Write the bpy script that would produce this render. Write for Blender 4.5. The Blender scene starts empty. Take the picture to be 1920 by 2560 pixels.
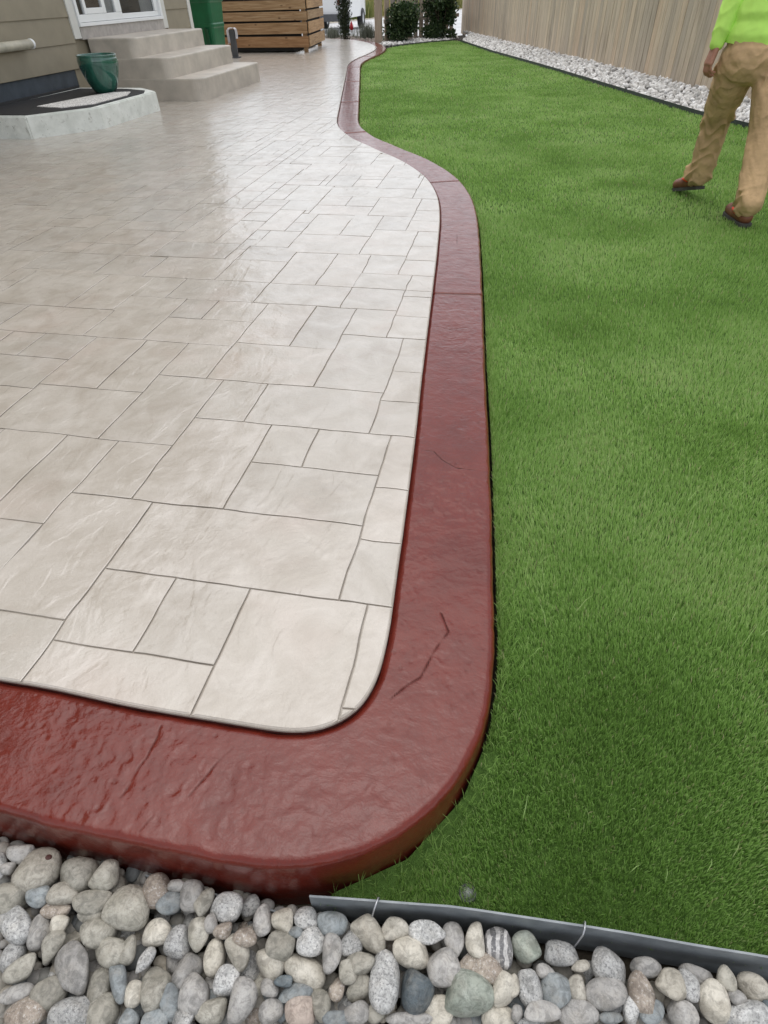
import bpy, bmesh, math, random
import numpy as np
from mathutils import Matrix, Vector

S = bpy.context.scene
COL = S.collection
rad = math.radians

# ------------------------------------------------------------------ camera
RR = np.array([[0.9822849, 0.1863583, -0.0196708], [0.1099035, -0.6579342, -0.7450126], [-0.1517814, 0.7296528, -0.6667603]])
FOC, CAMH = 1469.165, 1.15
cd = bpy.data.cameras.new("camera")
cd.sensor_fit = 'VERTICAL'
cd.sensor_height = 36.0
cd.lens = FOC / 2560 * 36.0
cd.clip_start = 0.02
cd.clip_end = 2000
cam = bpy.data.objects.new("camera", cd)
COL.objects.link(cam)
mw = Matrix.Identity(4)
for i in range(3):
    mw[i][0] = RR[0, i]
    mw[i][1] = -RR[1, i]
    mw[i][2] = -RR[2, i]
mw[2][3] = CAMH
cam.matrix_world = mw
S.camera = cam

# ------------------------------------------------------------------ sky, sun, exposure (bright overcast day)
SUN_EL, SUN_AZ = 78.0, -25.0          # azimuth clockwise from +Y
w = bpy.data.worlds.new("World")
S.world = w
w.use_nodes = True
nt = w.node_tree
for n in list(nt.nodes):
    nt.nodes.remove(n)
sky = nt.nodes.new("ShaderNodeTexSky")
sky.sky_type = 'NISHITA'
sky.sun_disc = False
sky.sun_elevation = rad(SUN_EL)
sky.sun_rotation = rad(SUN_AZ)
sky.air_density = 1.0
sky.dust_density = 1.5
sky.ozone_density = 1.0
hs = nt.nodes.new("ShaderNodeHueSaturation")      # cloud cover: the sky is nearly colourless
hs.inputs['Saturation'].default_value = 0.22
bg = nt.nodes.new("ShaderNodeBackground")
bg.inputs['Strength'].default_value = 0.15
wo = nt.nodes.new("ShaderNodeOutputWorld")
nt.links.new(sky.outputs[0], hs.inputs['Color'])
nt.links.new(hs.outputs[0], bg.inputs[0])
nt.links.new(bg.outputs[0], wo.inputs[0])
sd = bpy.data.lights.new("sun", 'SUN')
sd.energy = 0.7
sd.angle = rad(70)
sd.color = (1.0, 0.96, 0.9)
sun = bpy.data.objects.new("sun", sd)
COL.objects.link(sun)
sdir = Vector((math.sin(rad(SUN_AZ)) * math.cos(rad(SUN_EL)), math.cos(rad(SUN_AZ)) * math.cos(rad(SUN_EL)), math.sin(rad(SUN_EL))))
sun.rotation_euler = sdir.to_track_quat('Z', 'Y').to_euler()
sun.location = sdir * 30
S.view_settings.view_transform = 'Standard'
S.view_settings.look = 'None'
S.view_settings.gamma = 1.0
S.view_settings.use_curve_mapping = False
S.view_settings.exposure = 0.83

# ------------------------------------------------------------------ helpers
rng = np.random.default_rng(7)
random.seed(7)


def tag(o, label=None, cat=None, group=None, kind=None):
    if label: o['label'] = label
    if cat: o['category'] = cat
    if group: o['group'] = group
    if kind: o['kind'] = kind
    return o


def link(name, me, mat=None, parent=None, loc=None, rot=None):
    o = bpy.data.objects.new(name, me)
    COL.objects.link(o)
    if mat is not None and me is not None and not me.materials:
        me.materials.append(mat)
    if parent is not None: o.parent = parent
    if loc is not None: o.location = loc
    if rot is not None: o.rotation_euler = rot
    return o


def empty(name, loc=(0, 0, 0), rz=0):
    o = bpy.data.objects.new(name, None)
    o.empty_display_size = 0.1
    COL.objects.link(o)
    o.location = loc
    o.rotation_euler = (0, 0, rz)
    return o


def bm_mesh(bm, name, smooth=False):
    me = bpy.data.meshes.new(name)
    bmesh.ops.recalc_face_normals(bm, faces=bm.faces)
    bm.to_mesh(me)
    bm.free()
    if smooth:
        me.polygons.foreach_set('use_smooth', [True] * len(me.polygons))
    return me


def add_box(bm, lo, hi, bev=0.0, jit=0.0):
    c = [(lo[i] + hi[i]) / 2 for i in range(3)]
    d = [hi[i] - lo[i] for i in range(3)]
    r = bmesh.ops.create_cube(bm, size=1.0, matrix=Matrix.Translation(c) @ Matrix.Diagonal((*d, 1)))
    if jit:
        for v in r['verts']:
            v.co += Vector([random.uniform(-jit, jit) for _ in range(3)])
    if bev:
        es = list({e for v in r['verts'] for e in v.link_edges})
        bmesh.ops.bevel(bm, geom=es, offset=bev, segments=2, affect='EDGES', profile=0.5)
    return r


def box(name, lo, hi, mat, parent=None, bev=0.004, jit=0.0):
    c = Vector([(lo[i] + hi[i]) / 2 for i in range(3)])
    bm = bmesh.new()
    add_box(bm, [lo[i] - c[i] for i in range(3)], [hi[i] - c[i] for i in range(3)], bev, jit)
    return link(name, bm_mesh(bm, name), mat, parent, c)


def np_mesh(name, verts, faces_flat, loop_start, smooth=True, attr=None):
    me = bpy.data.meshes.new(name)
    verts = np.asarray(verts, np.float32)
    faces_flat = np.asarray(faces_flat, np.int32)
    loop_start = np.asarray(loop_start, np.int32)
    me.vertices.add(len(verts))
    me.vertices.foreach_set('co', verts.ravel())
    me.loops.add(len(faces_flat))
    me.loops.foreach_set('vertex_index', faces_flat)
    me.polygons.add(len(loop_start))
    me.polygons.foreach_set('loop_start', loop_start)
    if smooth:
        me.polygons.foreach_set('use_smooth', np.ones(len(loop_start), bool))
    if attr is not None:
        a = me.attributes.new(attr[0], 'FLOAT', 'POINT')
        a.data.foreach_set('value', np.asarray(attr[1], np.float32))
    me.update(calc_edges=True)
    me.validate()
    return me


def grid_faces(nu, nv, off=0):
    i = np.arange(nu - 1)[:, None] * nv + np.arange(nv - 1)[None, :]
    i = i.ravel() + off
    return np.stack([i, i + 1, i + nv + 1, i + nv], 1)


def lathe(profile, seg=40):
    n = len(profile)
    a = np.linspace(0, 2 * np.pi, seg, endpoint=False)
    V = np.array([[r * np.cos(t), r * np.sin(t), z] for t in a for r, z in profile])
    F = []
    for k in range(seg):
        for j in range(n - 1):
            F.append((k * n + j, ((k + 1) % seg) * n + j, ((k + 1) % seg) * n + j + 1, k * n + j + 1))
    me = bpy.data.meshes.new('lathe')
    me.from_pydata(V.tolist(), [], F)
    me.polygons.foreach_set('use_smooth', [True] * len(me.polygons))
    return me


def add_tube(bm, pts, r, seg=8):
    pts = [Vector(p) for p in pts]
    rings = []
    for i, p in enumerate(pts):
        t = (pts[min(i + 1, len(pts) - 1)] - pts[max(i - 1, 0)]).normalized()
        a = t.orthogonal().normalized() if i == 0 else (rings[-1][1] - t * rings[-1][1].dot(t)).normalized()
        b = t.cross(a)
        rr = r[i] if hasattr(r, '__len__') else r
        rings.append(([bm.verts.new(p + (a * math.cos(k * 2 * math.pi / seg) + b * math.sin(k * 2 * math.pi / seg)) * rr) for k in range(seg)], a))
    for i in range(len(rings) - 1):
        A, B = rings[i][0], rings[i + 1][0]
        for k in range(seg):
            bm.faces.new((A[k], A[(k + 1) % seg], B[(k + 1) % seg], B[k]))
    bm.faces.new(rings[0][0][::-1])
    bm.faces.new(rings[-1][0])


# value noise in numpy
def _hash(ix, iy, seed):
    h = (ix.astype(np.int64) * 374761393 + iy.astype(np.int64) * 668265263 + seed * 1442695041) & 0xffffffff
    h = ((h ^ (h >> 13)) * 1274126177) & 0xffffffff
    return ((h ^ (h >> 16)) & 0xffff) / 65535.0


def vnoise(x, y, seed=0):
    ix, iy = np.floor(x), np.floor(y)
    fx, fy = x - ix, y - iy
    fx = fx * fx * (3 - 2 * fx)
    fy = fy * fy * (3 - 2 * fy)
    a, b = _hash(ix, iy, seed), _hash(ix + 1, iy, seed)
    c, d = _hash(ix, iy + 1, seed), _hash(ix + 1, iy + 1, seed)
    return (a + (b - a) * fx) * (1 - fy) + (c + (d - c) * fx) * fy


def fbm(x, y, seed=0, octv=4, gain=0.5):
    s, a, t = 0, 1.0, 0
    for k in range(octv):
        s = s + a * vnoise(x * 2 ** k + 17.3 * k, y * 2 ** k - 9.1 * k, seed + k)
        t += a
        a *= gain
    return s / t


# ------------------------------------------------------------------ materials
class MT:
    def __init__(self, name, rough=0.6, spec=0.5, world=False, rand=0.0):
        self.m = bpy.data.materials.new(name)
        self.m.use_nodes = True
        self.t = self.m.node_tree
        self.b = self.t.nodes['Principled BSDF']
        self.b.inputs['Roughness'].default_value = rough
        self.b.inputs['Specular IOR Level'].default_value = spec
        if world:
            self.vec = self.n('ShaderNodeNewGeometry').outputs['Position']
        else:
            self.vec = self.n('ShaderNodeTexCoord').outputs['Object']
        if rand:
            if True:
                oi = self.n('ShaderNodeObjectInfo')
                vm = self.n('ShaderNodeVectorMath')
                vm.operation = 'MULTIPLY_ADD'
                self.l(oi.outputs['Random'], vm.inputs[0])
                vm.inputs[1].default_value = (rand, rand * 1.7, rand * 0.6)
                self.l(self.vec, vm.inputs[2])
                self.vec = vm.outputs[0]

    def n(self, t): return self.t.nodes.new(t)

    def l(self, a, b): self.t.links.new(a, b)

    def put(self, sock, v):
        if hasattr(v, 'links') or isinstance(v, bpy.types.NodeSocket): self.l(v, sock)
        elif isinstance(v, (tuple, list)) and len(v) == 3 and sock.type == 'RGBA': sock.default_value = (*v, 1)
        else: sock.default_value = v

    def scaled(self, s):
        mp = self.n('ShaderNodeMapping')
        self.l(self.vec, mp.inputs[0])
        mp.inputs['Scale'].default_value = s
        return mp.outputs[0]

    def noise(self, scale, detail=4, rough=0.55, vec=None, dist=0.0):
        n = self.n('ShaderNodeTexNoise')
        n.inputs['Scale'].default_value = scale
        n.inputs['Detail'].default_value = detail
        n.inputs['Roughness'].default_value = rough
        n.inputs['Distortion'].default_value = dist
        self.l(vec if vec is not None else self.vec, n.inputs['Vector'])
        return n.outputs['Fac']

    def voro(self, scale, feature='F1', out='Distance', vec=None):
        n = self.n('ShaderNodeTexVoronoi')
        n.feature = feature
        n.inputs['Scale'].default_value = scale
        self.l(vec if vec is not None else self.vec, n.inputs['Vector'])
        return n.outputs[out]

    def ramp(self, fac, stops, interp='LINEAR'):
        n = self.n('ShaderNodeValToRGB')
        n.color_ramp.interpolation = interp
        e = n.color_ramp.elements
        while len(e) > 1: e.remove(e[-1])
        for i, (p, c) in enumerate(stops):
            if not hasattr(c, '__len__'): c = (c, c, c)
            x = e[0] if i == 0 else e.new(p)
            x.position = p
            x.color = (*c, 1)
        self.l(fac, n.inputs[0])
        return n.outputs[0]

    def mix(self, f, a, b, mode='MIX'):
        n = self.n('ShaderNodeMix')
        n.data_type = 'RGBA'
        n.blend_type = mode
        self.put(n.inputs[0], f)
        self.put(n.inputs[6], a)
        self.put(n.inputs[7], b)
        return n.outputs[2]

    def math(self, op, a, b=0.0):
        n = self.n('ShaderNodeMath')
        n.operation = op
        self.put(n.inputs[0], a)
        self.put(n.inputs[1], b)
        return n.outputs[0]

    def rnd(self): return self.n('ShaderNodeObjectInfo').outputs['Random']

    def attr(self, name):
        n = self.n('ShaderNodeAttribute')
        n.attribute_name = name
        return n.outputs['Fac']

    def bump(self, h, strength=0.3, dist=0.01, normal=None):
        n = self.n('ShaderNodeBump')
        n.inputs['Strength'].default_value = strength
        n.inputs['Distance'].default_value = dist
        self.l(h, n.inputs['Height'])
        if normal is not None: self.l(normal, n.inputs['Normal'])
        return n.outputs[0]

    def done(self, color=None, rough=None, normal=None, coat=None, coat_rough=0.1, coat_normal=None):
        if color is not None: self.put(self.b.inputs['Base Color'], color)
        if rough is not None: self.put(self.b.inputs['Roughness'], rough)
        if normal is not None: self.l(normal, self.b.inputs['Normal'])
        if coat is not None:
            self.put(self.b.inputs['Coat Weight'], coat)
            self.put(self.b.inputs['Coat Roughness'], coat_rough)
            if coat_normal is not None: self.l(coat_normal, self.b.inputs['Coat Normal'])
        return self.m


def simple(name, col, rough=0.6, var=0.12, scale=12, bump=0.15, bdist=0.004, spec=0.5, rand=9.0):
    t = MT(name, rough, spec, rand=rand)
    f = t.noise(scale, 5)
    c = t.ramp(f, [(0.3, [x * (1 - var) for x in col]), (0.7, [min(1, x * (1 + var)) for x in col])])
    return t.done(c, normal=t.bump(t.noise(scale * 6, 3), bump, bdist))


# sealed stamped concrete
def mat_concrete(name, joint=False):
    t = MT(name, 0.35, 0.5, world=True)
    big = t.noise(1.6, 5, 0.6, dist=0.6)
    mid = t.noise(7, 5, 0.6, dist=0.8)
    c = t.ramp(big, [(0.3, (0.32, 0.28, 0.232)), (0.46, (0.375, 0.337, 0.287)), (0.60, (0.415, 0.38, 0.33)), (0.75, (0.385, 0.315, 0.256))])
    c = t.mix(t.ramp(mid, [(0.40, 0.0), (0.66, 0.6)]), c, (0.52, 0.485, 0.44))
    c = t.mix(t.ramp(t.noise(3.1, 3, 0.5), [(0.55, 0.0), (0.72, 0.35)]), c, (0.43, 0.35, 0.30))
    if not joint:
        hue = t.ramp(t.rnd(), [(0, (0.93, 0.925, 0.92)), (0.5, (1.0, 0.985, 0.965)), (1, (1.04, 1.01, 0.99))])
        c = t.mix(0.8, c, hue, 'MULTIPLY')
    c = t.mix(t.ramp(t.noise(300, 2), [(0.3, 0.12), (0.5, 0.0)]), c, (0.25, 0.22, 0.2))
    # slate relief: shallow terraces, a few creases, fine grain
    ter = t.noise(6.5, 5, 0.55, dist=0.35)
    n0 = t.bump(ter, 0.7, 0.009)
    step = t.ramp(t.noise(7.5, 3, 0.5, t.scaled((1.0, 0.5, 1.0)), 0.7), [(0.30, 0.0), (0.36, 0.4), (0.50, 0.45), (0.56, 0.75), (0.66, 0.8), (0.72, 1.0)])
    n1 = t.bump(step, 0.9, 0.003, n0)
    n2 = t.bump(t.noise(30, 5, 0.7, None, 0.2), 0.3, 0.0035, n1)
    n3 = t.bump(t.noise(95, 5, 0.65), 0.55, 0.0025, n2)
    r = t.ramp(t.noise(9, 4), [(0.3, 0.30), (0.7, 0.5)])
    if joint:
        c = t.mix(t.ramp(t.noise(6, 3), [(0.3, 0.8), (0.5, 0.5), (0.66, 0.1)]), c, (0.20, 0.17, 0.14))
        return t.done(c, rough=0.6, normal=n3)
    return t.done(c, r, n3, 0.85, 0.17, n2)


M_STONE = mat_concrete('stamped_concrete')
M_JOINT = mat_concrete('stamped_concrete_joint', True)


def mat_border():
    t = MT('red_sealed_concrete', 0.4, 0.1, world=True)
    c = t.ramp(t.noise(5, 5, 0.6, dist=0.5), [(0.28, (0.10, 0.0125, 0.007)), (0.5, (0.128, 0.0165, 0.0095)), (0.72, (0.148, 0.025, 0.016))])
    c = t.mix(t.ramp(t.noise(26, 4, 0.6), [(0.45, 0.0), (0.75, 0.5)]), c, (0.10, 0.022, 0.016))
    c = t.mix(t.ramp(t.noise(230, 3, 0.7), [(0.5, 0.0), (0.7, 0.35)]), c, (0.07, 0.014, 0.010))
    c = t.mix(t.attr('crack_pit_dark'), c, (0.030, 0.008, 0.006))
    n0 = t.bump(t.noise(13, 4, 0.55, t.scaled((1.0, 1.4, 1.0)), 0.25), 0.7, 0.006)
    n1 = t.bump(t.noise(60, 5, 0.7, dist=0.15), 0.25, 0.003, n0)
    n2 = t.bump(t.noise(160, 3), 0.15, 0.0015, n1)
    return t.done(c, t.ramp(t.noise(14, 3), [(0.3, 0.3), (0.7, 0.45)]), n2, t.math('SUBTRACT', 0.6, t.attr('crack_pit_dark')), 0.07, n1)


M_BORDER = mat_border()
M_LIP = simple('red_stained_edge', (0.07, 0.022, 0.018), 0.35, 0.3, 40, 0.4, 0.004)


def mat_rock(name, cols, speck=0.0, speck_col=(0.05, 0.05, 0.055), band=False):
    t = MT(name, 0.62, 0.4, world=True, rand=31.0)
    c = t.ramp(t.noise(22, 5, 0.6, dist=0.4), [(0.3, cols[0]), (0.52, cols[1]), (0.75, cols[2])])
    if band:
        wv = t.n('ShaderNodeTexWave')
        wv.inputs['Scale'].default_value = 22
        wv.inputs['Distortion'].default_value = 6
        wv.inputs['Detail'].default_value = 3
        t.l(t.vec, wv.inputs['Vector'])
        c = t.mix(t.ramp(wv.outputs['Fac'], [(0.35, 0.0), (0.55, 0.9)]), c, (0.07, 0.07, 0.075))
    c = t.mix(t.ramp(t.noise(40, 4, 0.65), [(0.45, 0.0), (0.75, 0.45)]), c, (0.25, 0.225, 0.185))
    if speck:
        c = t.mix(t.ramp(t.noise(260, 4, 0.7), [(0.50, 0.0), (0.62, speck)]), c, speck_col)
        c = t.mix(t.ramp(t.noise(210, 4, 0.7), [(0.54, 0.0), (0.66, 0.5)]), c, (0.58, 0.57, 0.55))
    else:
        c = t.mix(t.ramp(t.noise(170, 3, 0.7), [(0.52, 0.0), (0.7, 0.4)]), c, tuple(x * 0.45 for x in cols[0]))
    hv = t.ramp(t.rnd(), [(0, 1.02), (1, 1.55)])
    c = t.mix(t.ramp(t.noise(55, 5, 0.7, dist=1.0), [(0.38, 0.55), (0.55, 0.0)]), c, tuple(x * 0.42 for x in cols[0]))
    c = t.mix(1.0, c, hv, 'MULTIPLY')
    n1 = t.bump(t.noise(45, 6, 0.65), 0.75, 0.006)
    n2 = t.bump(t.noise(260, 4, 0.7), 0.5, 0.0018, n1)
    return t.done(c, t.ramp(t.noise(60, 2), [(0.3, 0.5), (0.7, 0.72)]), n2)


ROCKS = {
    'c': mat_rock('rock_cream', [(0.31, 0.285, 0.235), (0.40, 0.375, 0.32), (0.49, 0.465, 0.41)]),
    'k': mat_rock('rock_khaki', [(0.21, 0.20, 0.165), (0.29, 0.275, 0.235), (0.37, 0.355, 0.31)]),
    'g': mat_rock('rock_grey', [(0.20, 0.195, 0.185), (0.29, 0.28, 0.265), (0.36, 0.35, 0.33)]),
    'w': mat_rock('rock_granite', [(0.27, 0.27, 0.26), (0.37, 0.37, 0.36), (0.47, 0.47, 0.455)], 0.65),
    'b': mat_rock('rock_blue_grey', [(0.15, 0.165, 0.17), (0.21, 0.23, 0.235), (0.28, 0.30, 0.30)]),
    'd': mat_rock('rock_slate', [(0.065, 0.08, 0.09), (0.095, 0.115, 0.125), (0.13, 0.15, 0.16)]),
    'n': mat_rock('rock_green', [(0.20, 0.225, 0.185), (0.28, 0.305, 0.26), (0.35, 0.37, 0.33)]),
    't': mat_rock('rock_tan', [(0.19, 0.155, 0.125), (0.27, 0.23, 0.19), (0.34, 0.30, 0.25)], 0.4, (0.09, 0.07, 0.06)),
    'p': mat_rock('rock_pink', [(0.33, 0.27, 0.23), (0.39, 0.325, 0.28), (0.44, 0.38, 0.335)]),
    's': mat_rock('rock_striped', [(0.34, 0.33, 0.32), (0.42, 0.41, 0.4), (0.5, 0.49, 0.48)], 0.3, band=True),
}


def mat_wood(name, c0, c1, c2, grain=1.0, rough=0.75, axis=2, knots=True, var=None):
    t = MT(name, rough, 0.3, rand=23.0)
    sc = [38, 38, 38]
    sc[axis] = 2.2
    v = t.scaled(tuple(sc))
    g = t.noise(1.0, 6, 0.65, v, 0.6)
    c = t.ramp(g, [(0.28, c0), (0.5, c1), (0.74, c2)])
    c = t.mix(0.9, c, t.ramp(t.rnd(), var or [(0, (0.74, 0.74, 0.76)), (0.3, (1.0, 0.97, 0.93)), (0.6, (0.86, 0.84, 0.83)), (0.8, (1.08, 1.05, 1.0)), (1, (0.98, 0.88, 0.8))]), 'MULTIPLY')
    sc2 = [9, 9, 9]
    sc2[axis] = 0.9
    st = t.noise(1.0, 3, 0.5, t.scaled(tuple(sc2)))
    c = t.mix(t.ramp(st, [(0.55, 0.0), (0.75, 0.6 * grain)]), c, tuple(x * 0.5 for x in c0))
    if knots:
        sc3 = [7, 7, 7]
        sc3[axis] = 3.0
        k = t.voro(1.0, vec=t.scaled(tuple(sc3)))
        c = t.mix(t.ramp(k, [(0.06, 0.85), (0.14, 0.0)]), c, (0.09, 0.045, 0.022))
    return t.done(c, normal=t.bump(g, 0.4 * grain, 0.006))


M_FENCE = mat_wood('weathered_fence_wood', (0.40, 0.33, 0.25), (0.59, 0.50, 0.39), (0.70, 0.61, 0.49), knots=False)
M_CRATE = mat_wood('rough_pine', (0.22, 0.13, 0.065), (0.36, 0.235, 0.125), (0.50, 0.37, 0.23), 0.7, 0.7, 0, True, [(0, (0.68, 0.60, 0.58)), (0.35, (1.0, 0.93, 0.86)), (0.6, (0.8, 0.78, 0.8)), (0.8, (1.25, 1.2, 1.05)), (1, (0.85, 0.68, 0.58))])
M_POST = mat_wood('grey_post_wood', (0.26, 0.22, 0.175), (0.36, 0.31, 0.255), (0.45, 0.4, 0.34), 0.8, 0.8, 2)
M_SIDING = simple('brown_siding', (0.265, 0.23, 0.165), 0.7, 0.08, 5, 0.15, 0.003)
M_TRIM = simple('pale_trim_paint', (0.62, 0.61, 0.57), 0.5, 0.05, 9, 0.05)
M_WHITE = simple('white_vinyl', (0.80, 0.81, 0.81), 0.3, 0.02, 6, 0.02)
M_SILL = simple('dusty_sill', (0.40, 0.37, 0.34), 0.7, 0.16, 14, 0.2)
M_FOUND = simple('slate_foundation_paint', (0.055, 0.068, 0.083), 0.5, 0.25, 7, 0.2)
M_BLACK = simple('black_rubber', (0.013, 0.013, 0.015), 0.6, 0.2, 30, 0.3)
M_STEPS = simple('smooth_beige_concrete', (0.47, 0.425, 0.365), 0.5, 0.18, 4, 0.2, 0.003)
M_DARK = simple('dark_interior', (0.03, 0.028, 0.027), 0.8, 0.3, 3)
M_CURTAIN = simple('grey_curtain', (0.26, 0.27, 0.28), 0.9, 0.2, 4)
M_BROWNROOM = simple('brown_room', (0.085, 0.065, 0.052), 0.9, 0.4, 2)


def mat_pad():
    t = MT('raw_pale_concrete', 0.85, 0.25, world=True)
    c = t.ramp(t.noise(6, 6, 0.65), [(0.3, (0.58, 0.60, 0.55)), (0.6, (0.74, 0.76, 0.71)), (0.8, (0.80, 0.81, 0.78))])
    c = t.mix(t.ramp(t.noise(11, 5, 0.7, dist=0.5), [(0.58, 0.0), (0.72, 0.75)]), c, (0.24, 0.23, 0.19))
    c = t.mix(t.ramp(t.voro(16), [(0.04, 0.8), (0.09, 0.0)]), c, (0.13, 0.12, 0.1))
    return t.done(c, normal=t.bump(t.noise(25, 5), 0.5, 0.01))


M_PAD = mat_pad()


def mat_doormat():
    t = MT('patterned_mat', 0.9, 0.1)
    f = t.noise(22, 4, 0.6, dist=3.0)
    c = t.ramp(f, [(0.45, (0.80, 0.78, 0.74)), (0.5, (0.08, 0.075, 0.07)), (0.55, (0.80, 0.78, 0.74))])
    return t.done(c, normal=t.bump(t.noise(180, 2), 0.5, 0.004))


def mat_pot():
    t = MT('green_glaze', 0.12, 0.5)
    v = t.scaled((5, 5, 2.2))
    c = t.ramp(t.noise(1.6, 5, 0.6, v, 0.8), [(0.3, (0.012, 0.060, 0.045)), (0.55, (0.022, 0.105, 0.075)), (0.75, (0.05, 0.17, 0.125))])
    return t.done(c, normal=t.bump(t.noise(9, 3), 0.08, 0.01), coat=0.8, coat_rough=0.04)


M_POT = mat_pot()
M_BIN = simple('green_bin_plastic', (0.006, 0.115, 0.045), 0.35, 0.15, 5, 0.1)
M_BIND = simple('dark_green_plastic', (0.004, 0.06, 0.024), 0.4, 0.15, 5, 0.1)
M_CLOTH = simple('white_cloth', (0.72, 0.71, 0.72), 0.9, 0.08, 14, 0.5, 0.01)
M_GREYP = simple('dark_grey_plastic', (0.075, 0.078, 0.085), 0.5, 0.15, 8, 0.1)
M_PIPE = simple('cream_pipe_paint', (0.46, 0.43, 0.34), 0.5, 0.22, 10, 0.2)


def mat_metal():
    t = MT('galvanised_edging', 0.5, 0.5, rand=3.0)
    t.b.inputs['Metallic'].default_value = 0.2
    c = t.ramp(t.noise(18, 5, 0.6), [(0.3, (0.16, 0.178, 0.19)), (0.6, (0.23, 0.25, 0.265)), (0.8, (0.30, 0.32, 0.33))])
    c = t.mix(t.ramp(t.noise(60, 4), [(0.55, 0), (0.75, 0.5)]), c, (0.13, 0.135, 0.14))
    return t.done(c, t.ramp(t.noise(25, 3), [(0.3, 0.4), (0.7, 0.6)]), t.bump(t.noise(70, 4), 0.15, 0.002))


M_METAL = mat_metal()
M_WIRE = simple('wire_steel', (0.42, 0.43, 0.45), 0.35, 0.1, 20)
M_WIRE.node_tree.nodes['Principled BSDF'].inputs['Metallic'].default_value = 0.8
M_SOIL = simple('dark_soil', (0.045, 0.036, 0.028), 0.95, 0.4, 18, 0.8, 0.02)


def mat_leaf(name, stops, rough=0.5, tr=0.25):
    t = MT(name, rough, 0.35)
    c = t.ramp(t.attr('tint'), stops)
    t.b.inputs['Base Color'].default_value = (0.1, 0.1, 0.1, 1)
    t.l(c, t.b.inputs['Base Color'])
    tl = t.n('ShaderNodeBsdfTranslucent')
    t.l(c, tl.inputs['Color'])
    mx = t.n('ShaderNodeMixShader')
    mx.inputs[0].default_value = tr
    t.l(t.b.outputs[0], mx.inputs[1])
    t.l(tl.outputs[0], mx.inputs[2])
    t.l(mx.outputs[0], t.t.nodes['Material Output'].inputs['Surface'])
    return t.m


M_GRASS = mat_leaf('turf_blades', [(0.0, (0.16, 0.28, 0.06)), (0.35, (0.26, 0.43, 0.105)), (0.7, (0.38, 0.57, 0.175)), (0.93, (0.50, 0.67, 0.27)), (1.0, (0.55, 0.50, 0.30))], 0.36, 0.55)
M_BUSH = mat_leaf('bush_leaves', [(0, (0.016, 0.034, 0.013)), (0.5, (0.045, 0.082, 0.030)), (0.9, (0.11, 0.155, 0.062)), (1, (0.18, 0.21, 0.10))], 0.4, 0.2)
M_CYP = mat_leaf('cypress_sprays', [(0, (0.012, 0.020, 0.009)), (0.6, (0.030, 0.046, 0.020)), (1, (0.065, 0.080, 0.038))], 0.6, 0.1)
M_LAV = mat_leaf('grey_green_leaves', [(0, (0.09, 0.105, 0.075)), (0.6, (0.18, 0.195, 0.15)), (1, (0.33, 0.33, 0.28))], 0.7, 0.2)
M_FIELD = mat_leaf('meadow_grass', [(0, (0.06, 0.10, 0.025)), (0.4, (0.14, 0.17, 0.045)), (0.7, (0.33, 0.29, 0.11)), (1, (0.52, 0.43, 0.20))], 0.7, 0.2)
M_BARK = simple('bark', (0.085, 0.062, 0.045), 0.9, 0.3, 30, 0.6, 0.01)


def mat_turf():
    t = MT('turf_backing', 0.9, 0.15, world=True)
    c = t.ramp(t.noise(60, 4, 0.7), [(0.3, (0.05, 0.10, 0.02)), (0.7, (0.12, 0.22, 0.05))])
    return t.done(c, normal=t.bump(t.noise(300, 3), 0.8, 0.01))


M_TURF = mat_turf()


def mat_gravel():
    t = MT('gravel_stone', 0.75, 0.3, world=True)
    c = t.ramp(t.attr('tint'), [(0, (0.24, 0.23, 0.22)), (0.3, (0.46, 0.445, 0.42)), (0.65, (0.66, 0.645, 0.62)), (1, (0.82, 0.81, 0.79))])
    c = t.mix(0.5, c, t.ramp(t.noise(40, 4), [(0.3, 0.7), (0.7, 1.1)]), 'MULTIPLY')
    return t.done(c, normal=t.bump(t.noise(90, 4), 0.5, 0.004))


M_GRAVEL = mat_gravel()


# ================================================================== the setting
def sheet(name, pts, z, mat, label, kind='structure'):
    me = bpy.data.meshes.new(name)
    me.from_pydata([(x, y, z) for x, y in pts], [], [list(range(len(pts)))])
    return tag(link(name, me, mat), label, None, None, kind)


def mat_ground():
    t = MT('ground_soil', 0.95, 0.2, world=True)
    c = t.ramp(t.noise(0.6, 6), [(0.3, (0.055, 0.045, 0.034)), (0.7, (0.11, 0.095, 0.07))])
    return t.done(c, normal=t.bump(t.noise(30, 4), 0.7, 0.02))


def mat_road():
    t = MT('pale_road', 0.8, 0.3, world=True)
    c = t.ramp(t.noise(0.8, 6, 0.65), [(0.3, (0.44, 0.44, 0.44)), (0.7, (0.58, 0.58, 0.585))])
    c = t.mix(t.ramp(t.noise(60, 3), [(0.5, 0), (0.8, 0.4)]), c, (0.3, 0.3, 0.3))
    return t.done(c, normal=t.bump(t.noise(80, 3), 0.4, 0.006))


def mat_meadow():
    t = MT('meadow_ground', 0.95, 0.1, world=True)
    c = t.ramp(t.noise(0.35, 6, 0.65), [(0.3, (0.13, 0.16, 0.045)), (0.5, (0.33, 0.29, 0.11)), (0.7, (0.47, 0.39, 0.18))])
    return t.done(c)


sheet('ground', [(-400, -100), (400, -100), (400, 700), (-400, 700)], -0.215, mat_ground(), 'bare dark soil under the whole yard')
sheet('road', [(-60, 23.6), (60, 27.5), (140, 600), (-60, 600)], -0.19, mat_road(), 'pale concrete street beyond the yard')
M_MEADOW = mat_meadow()


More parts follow.
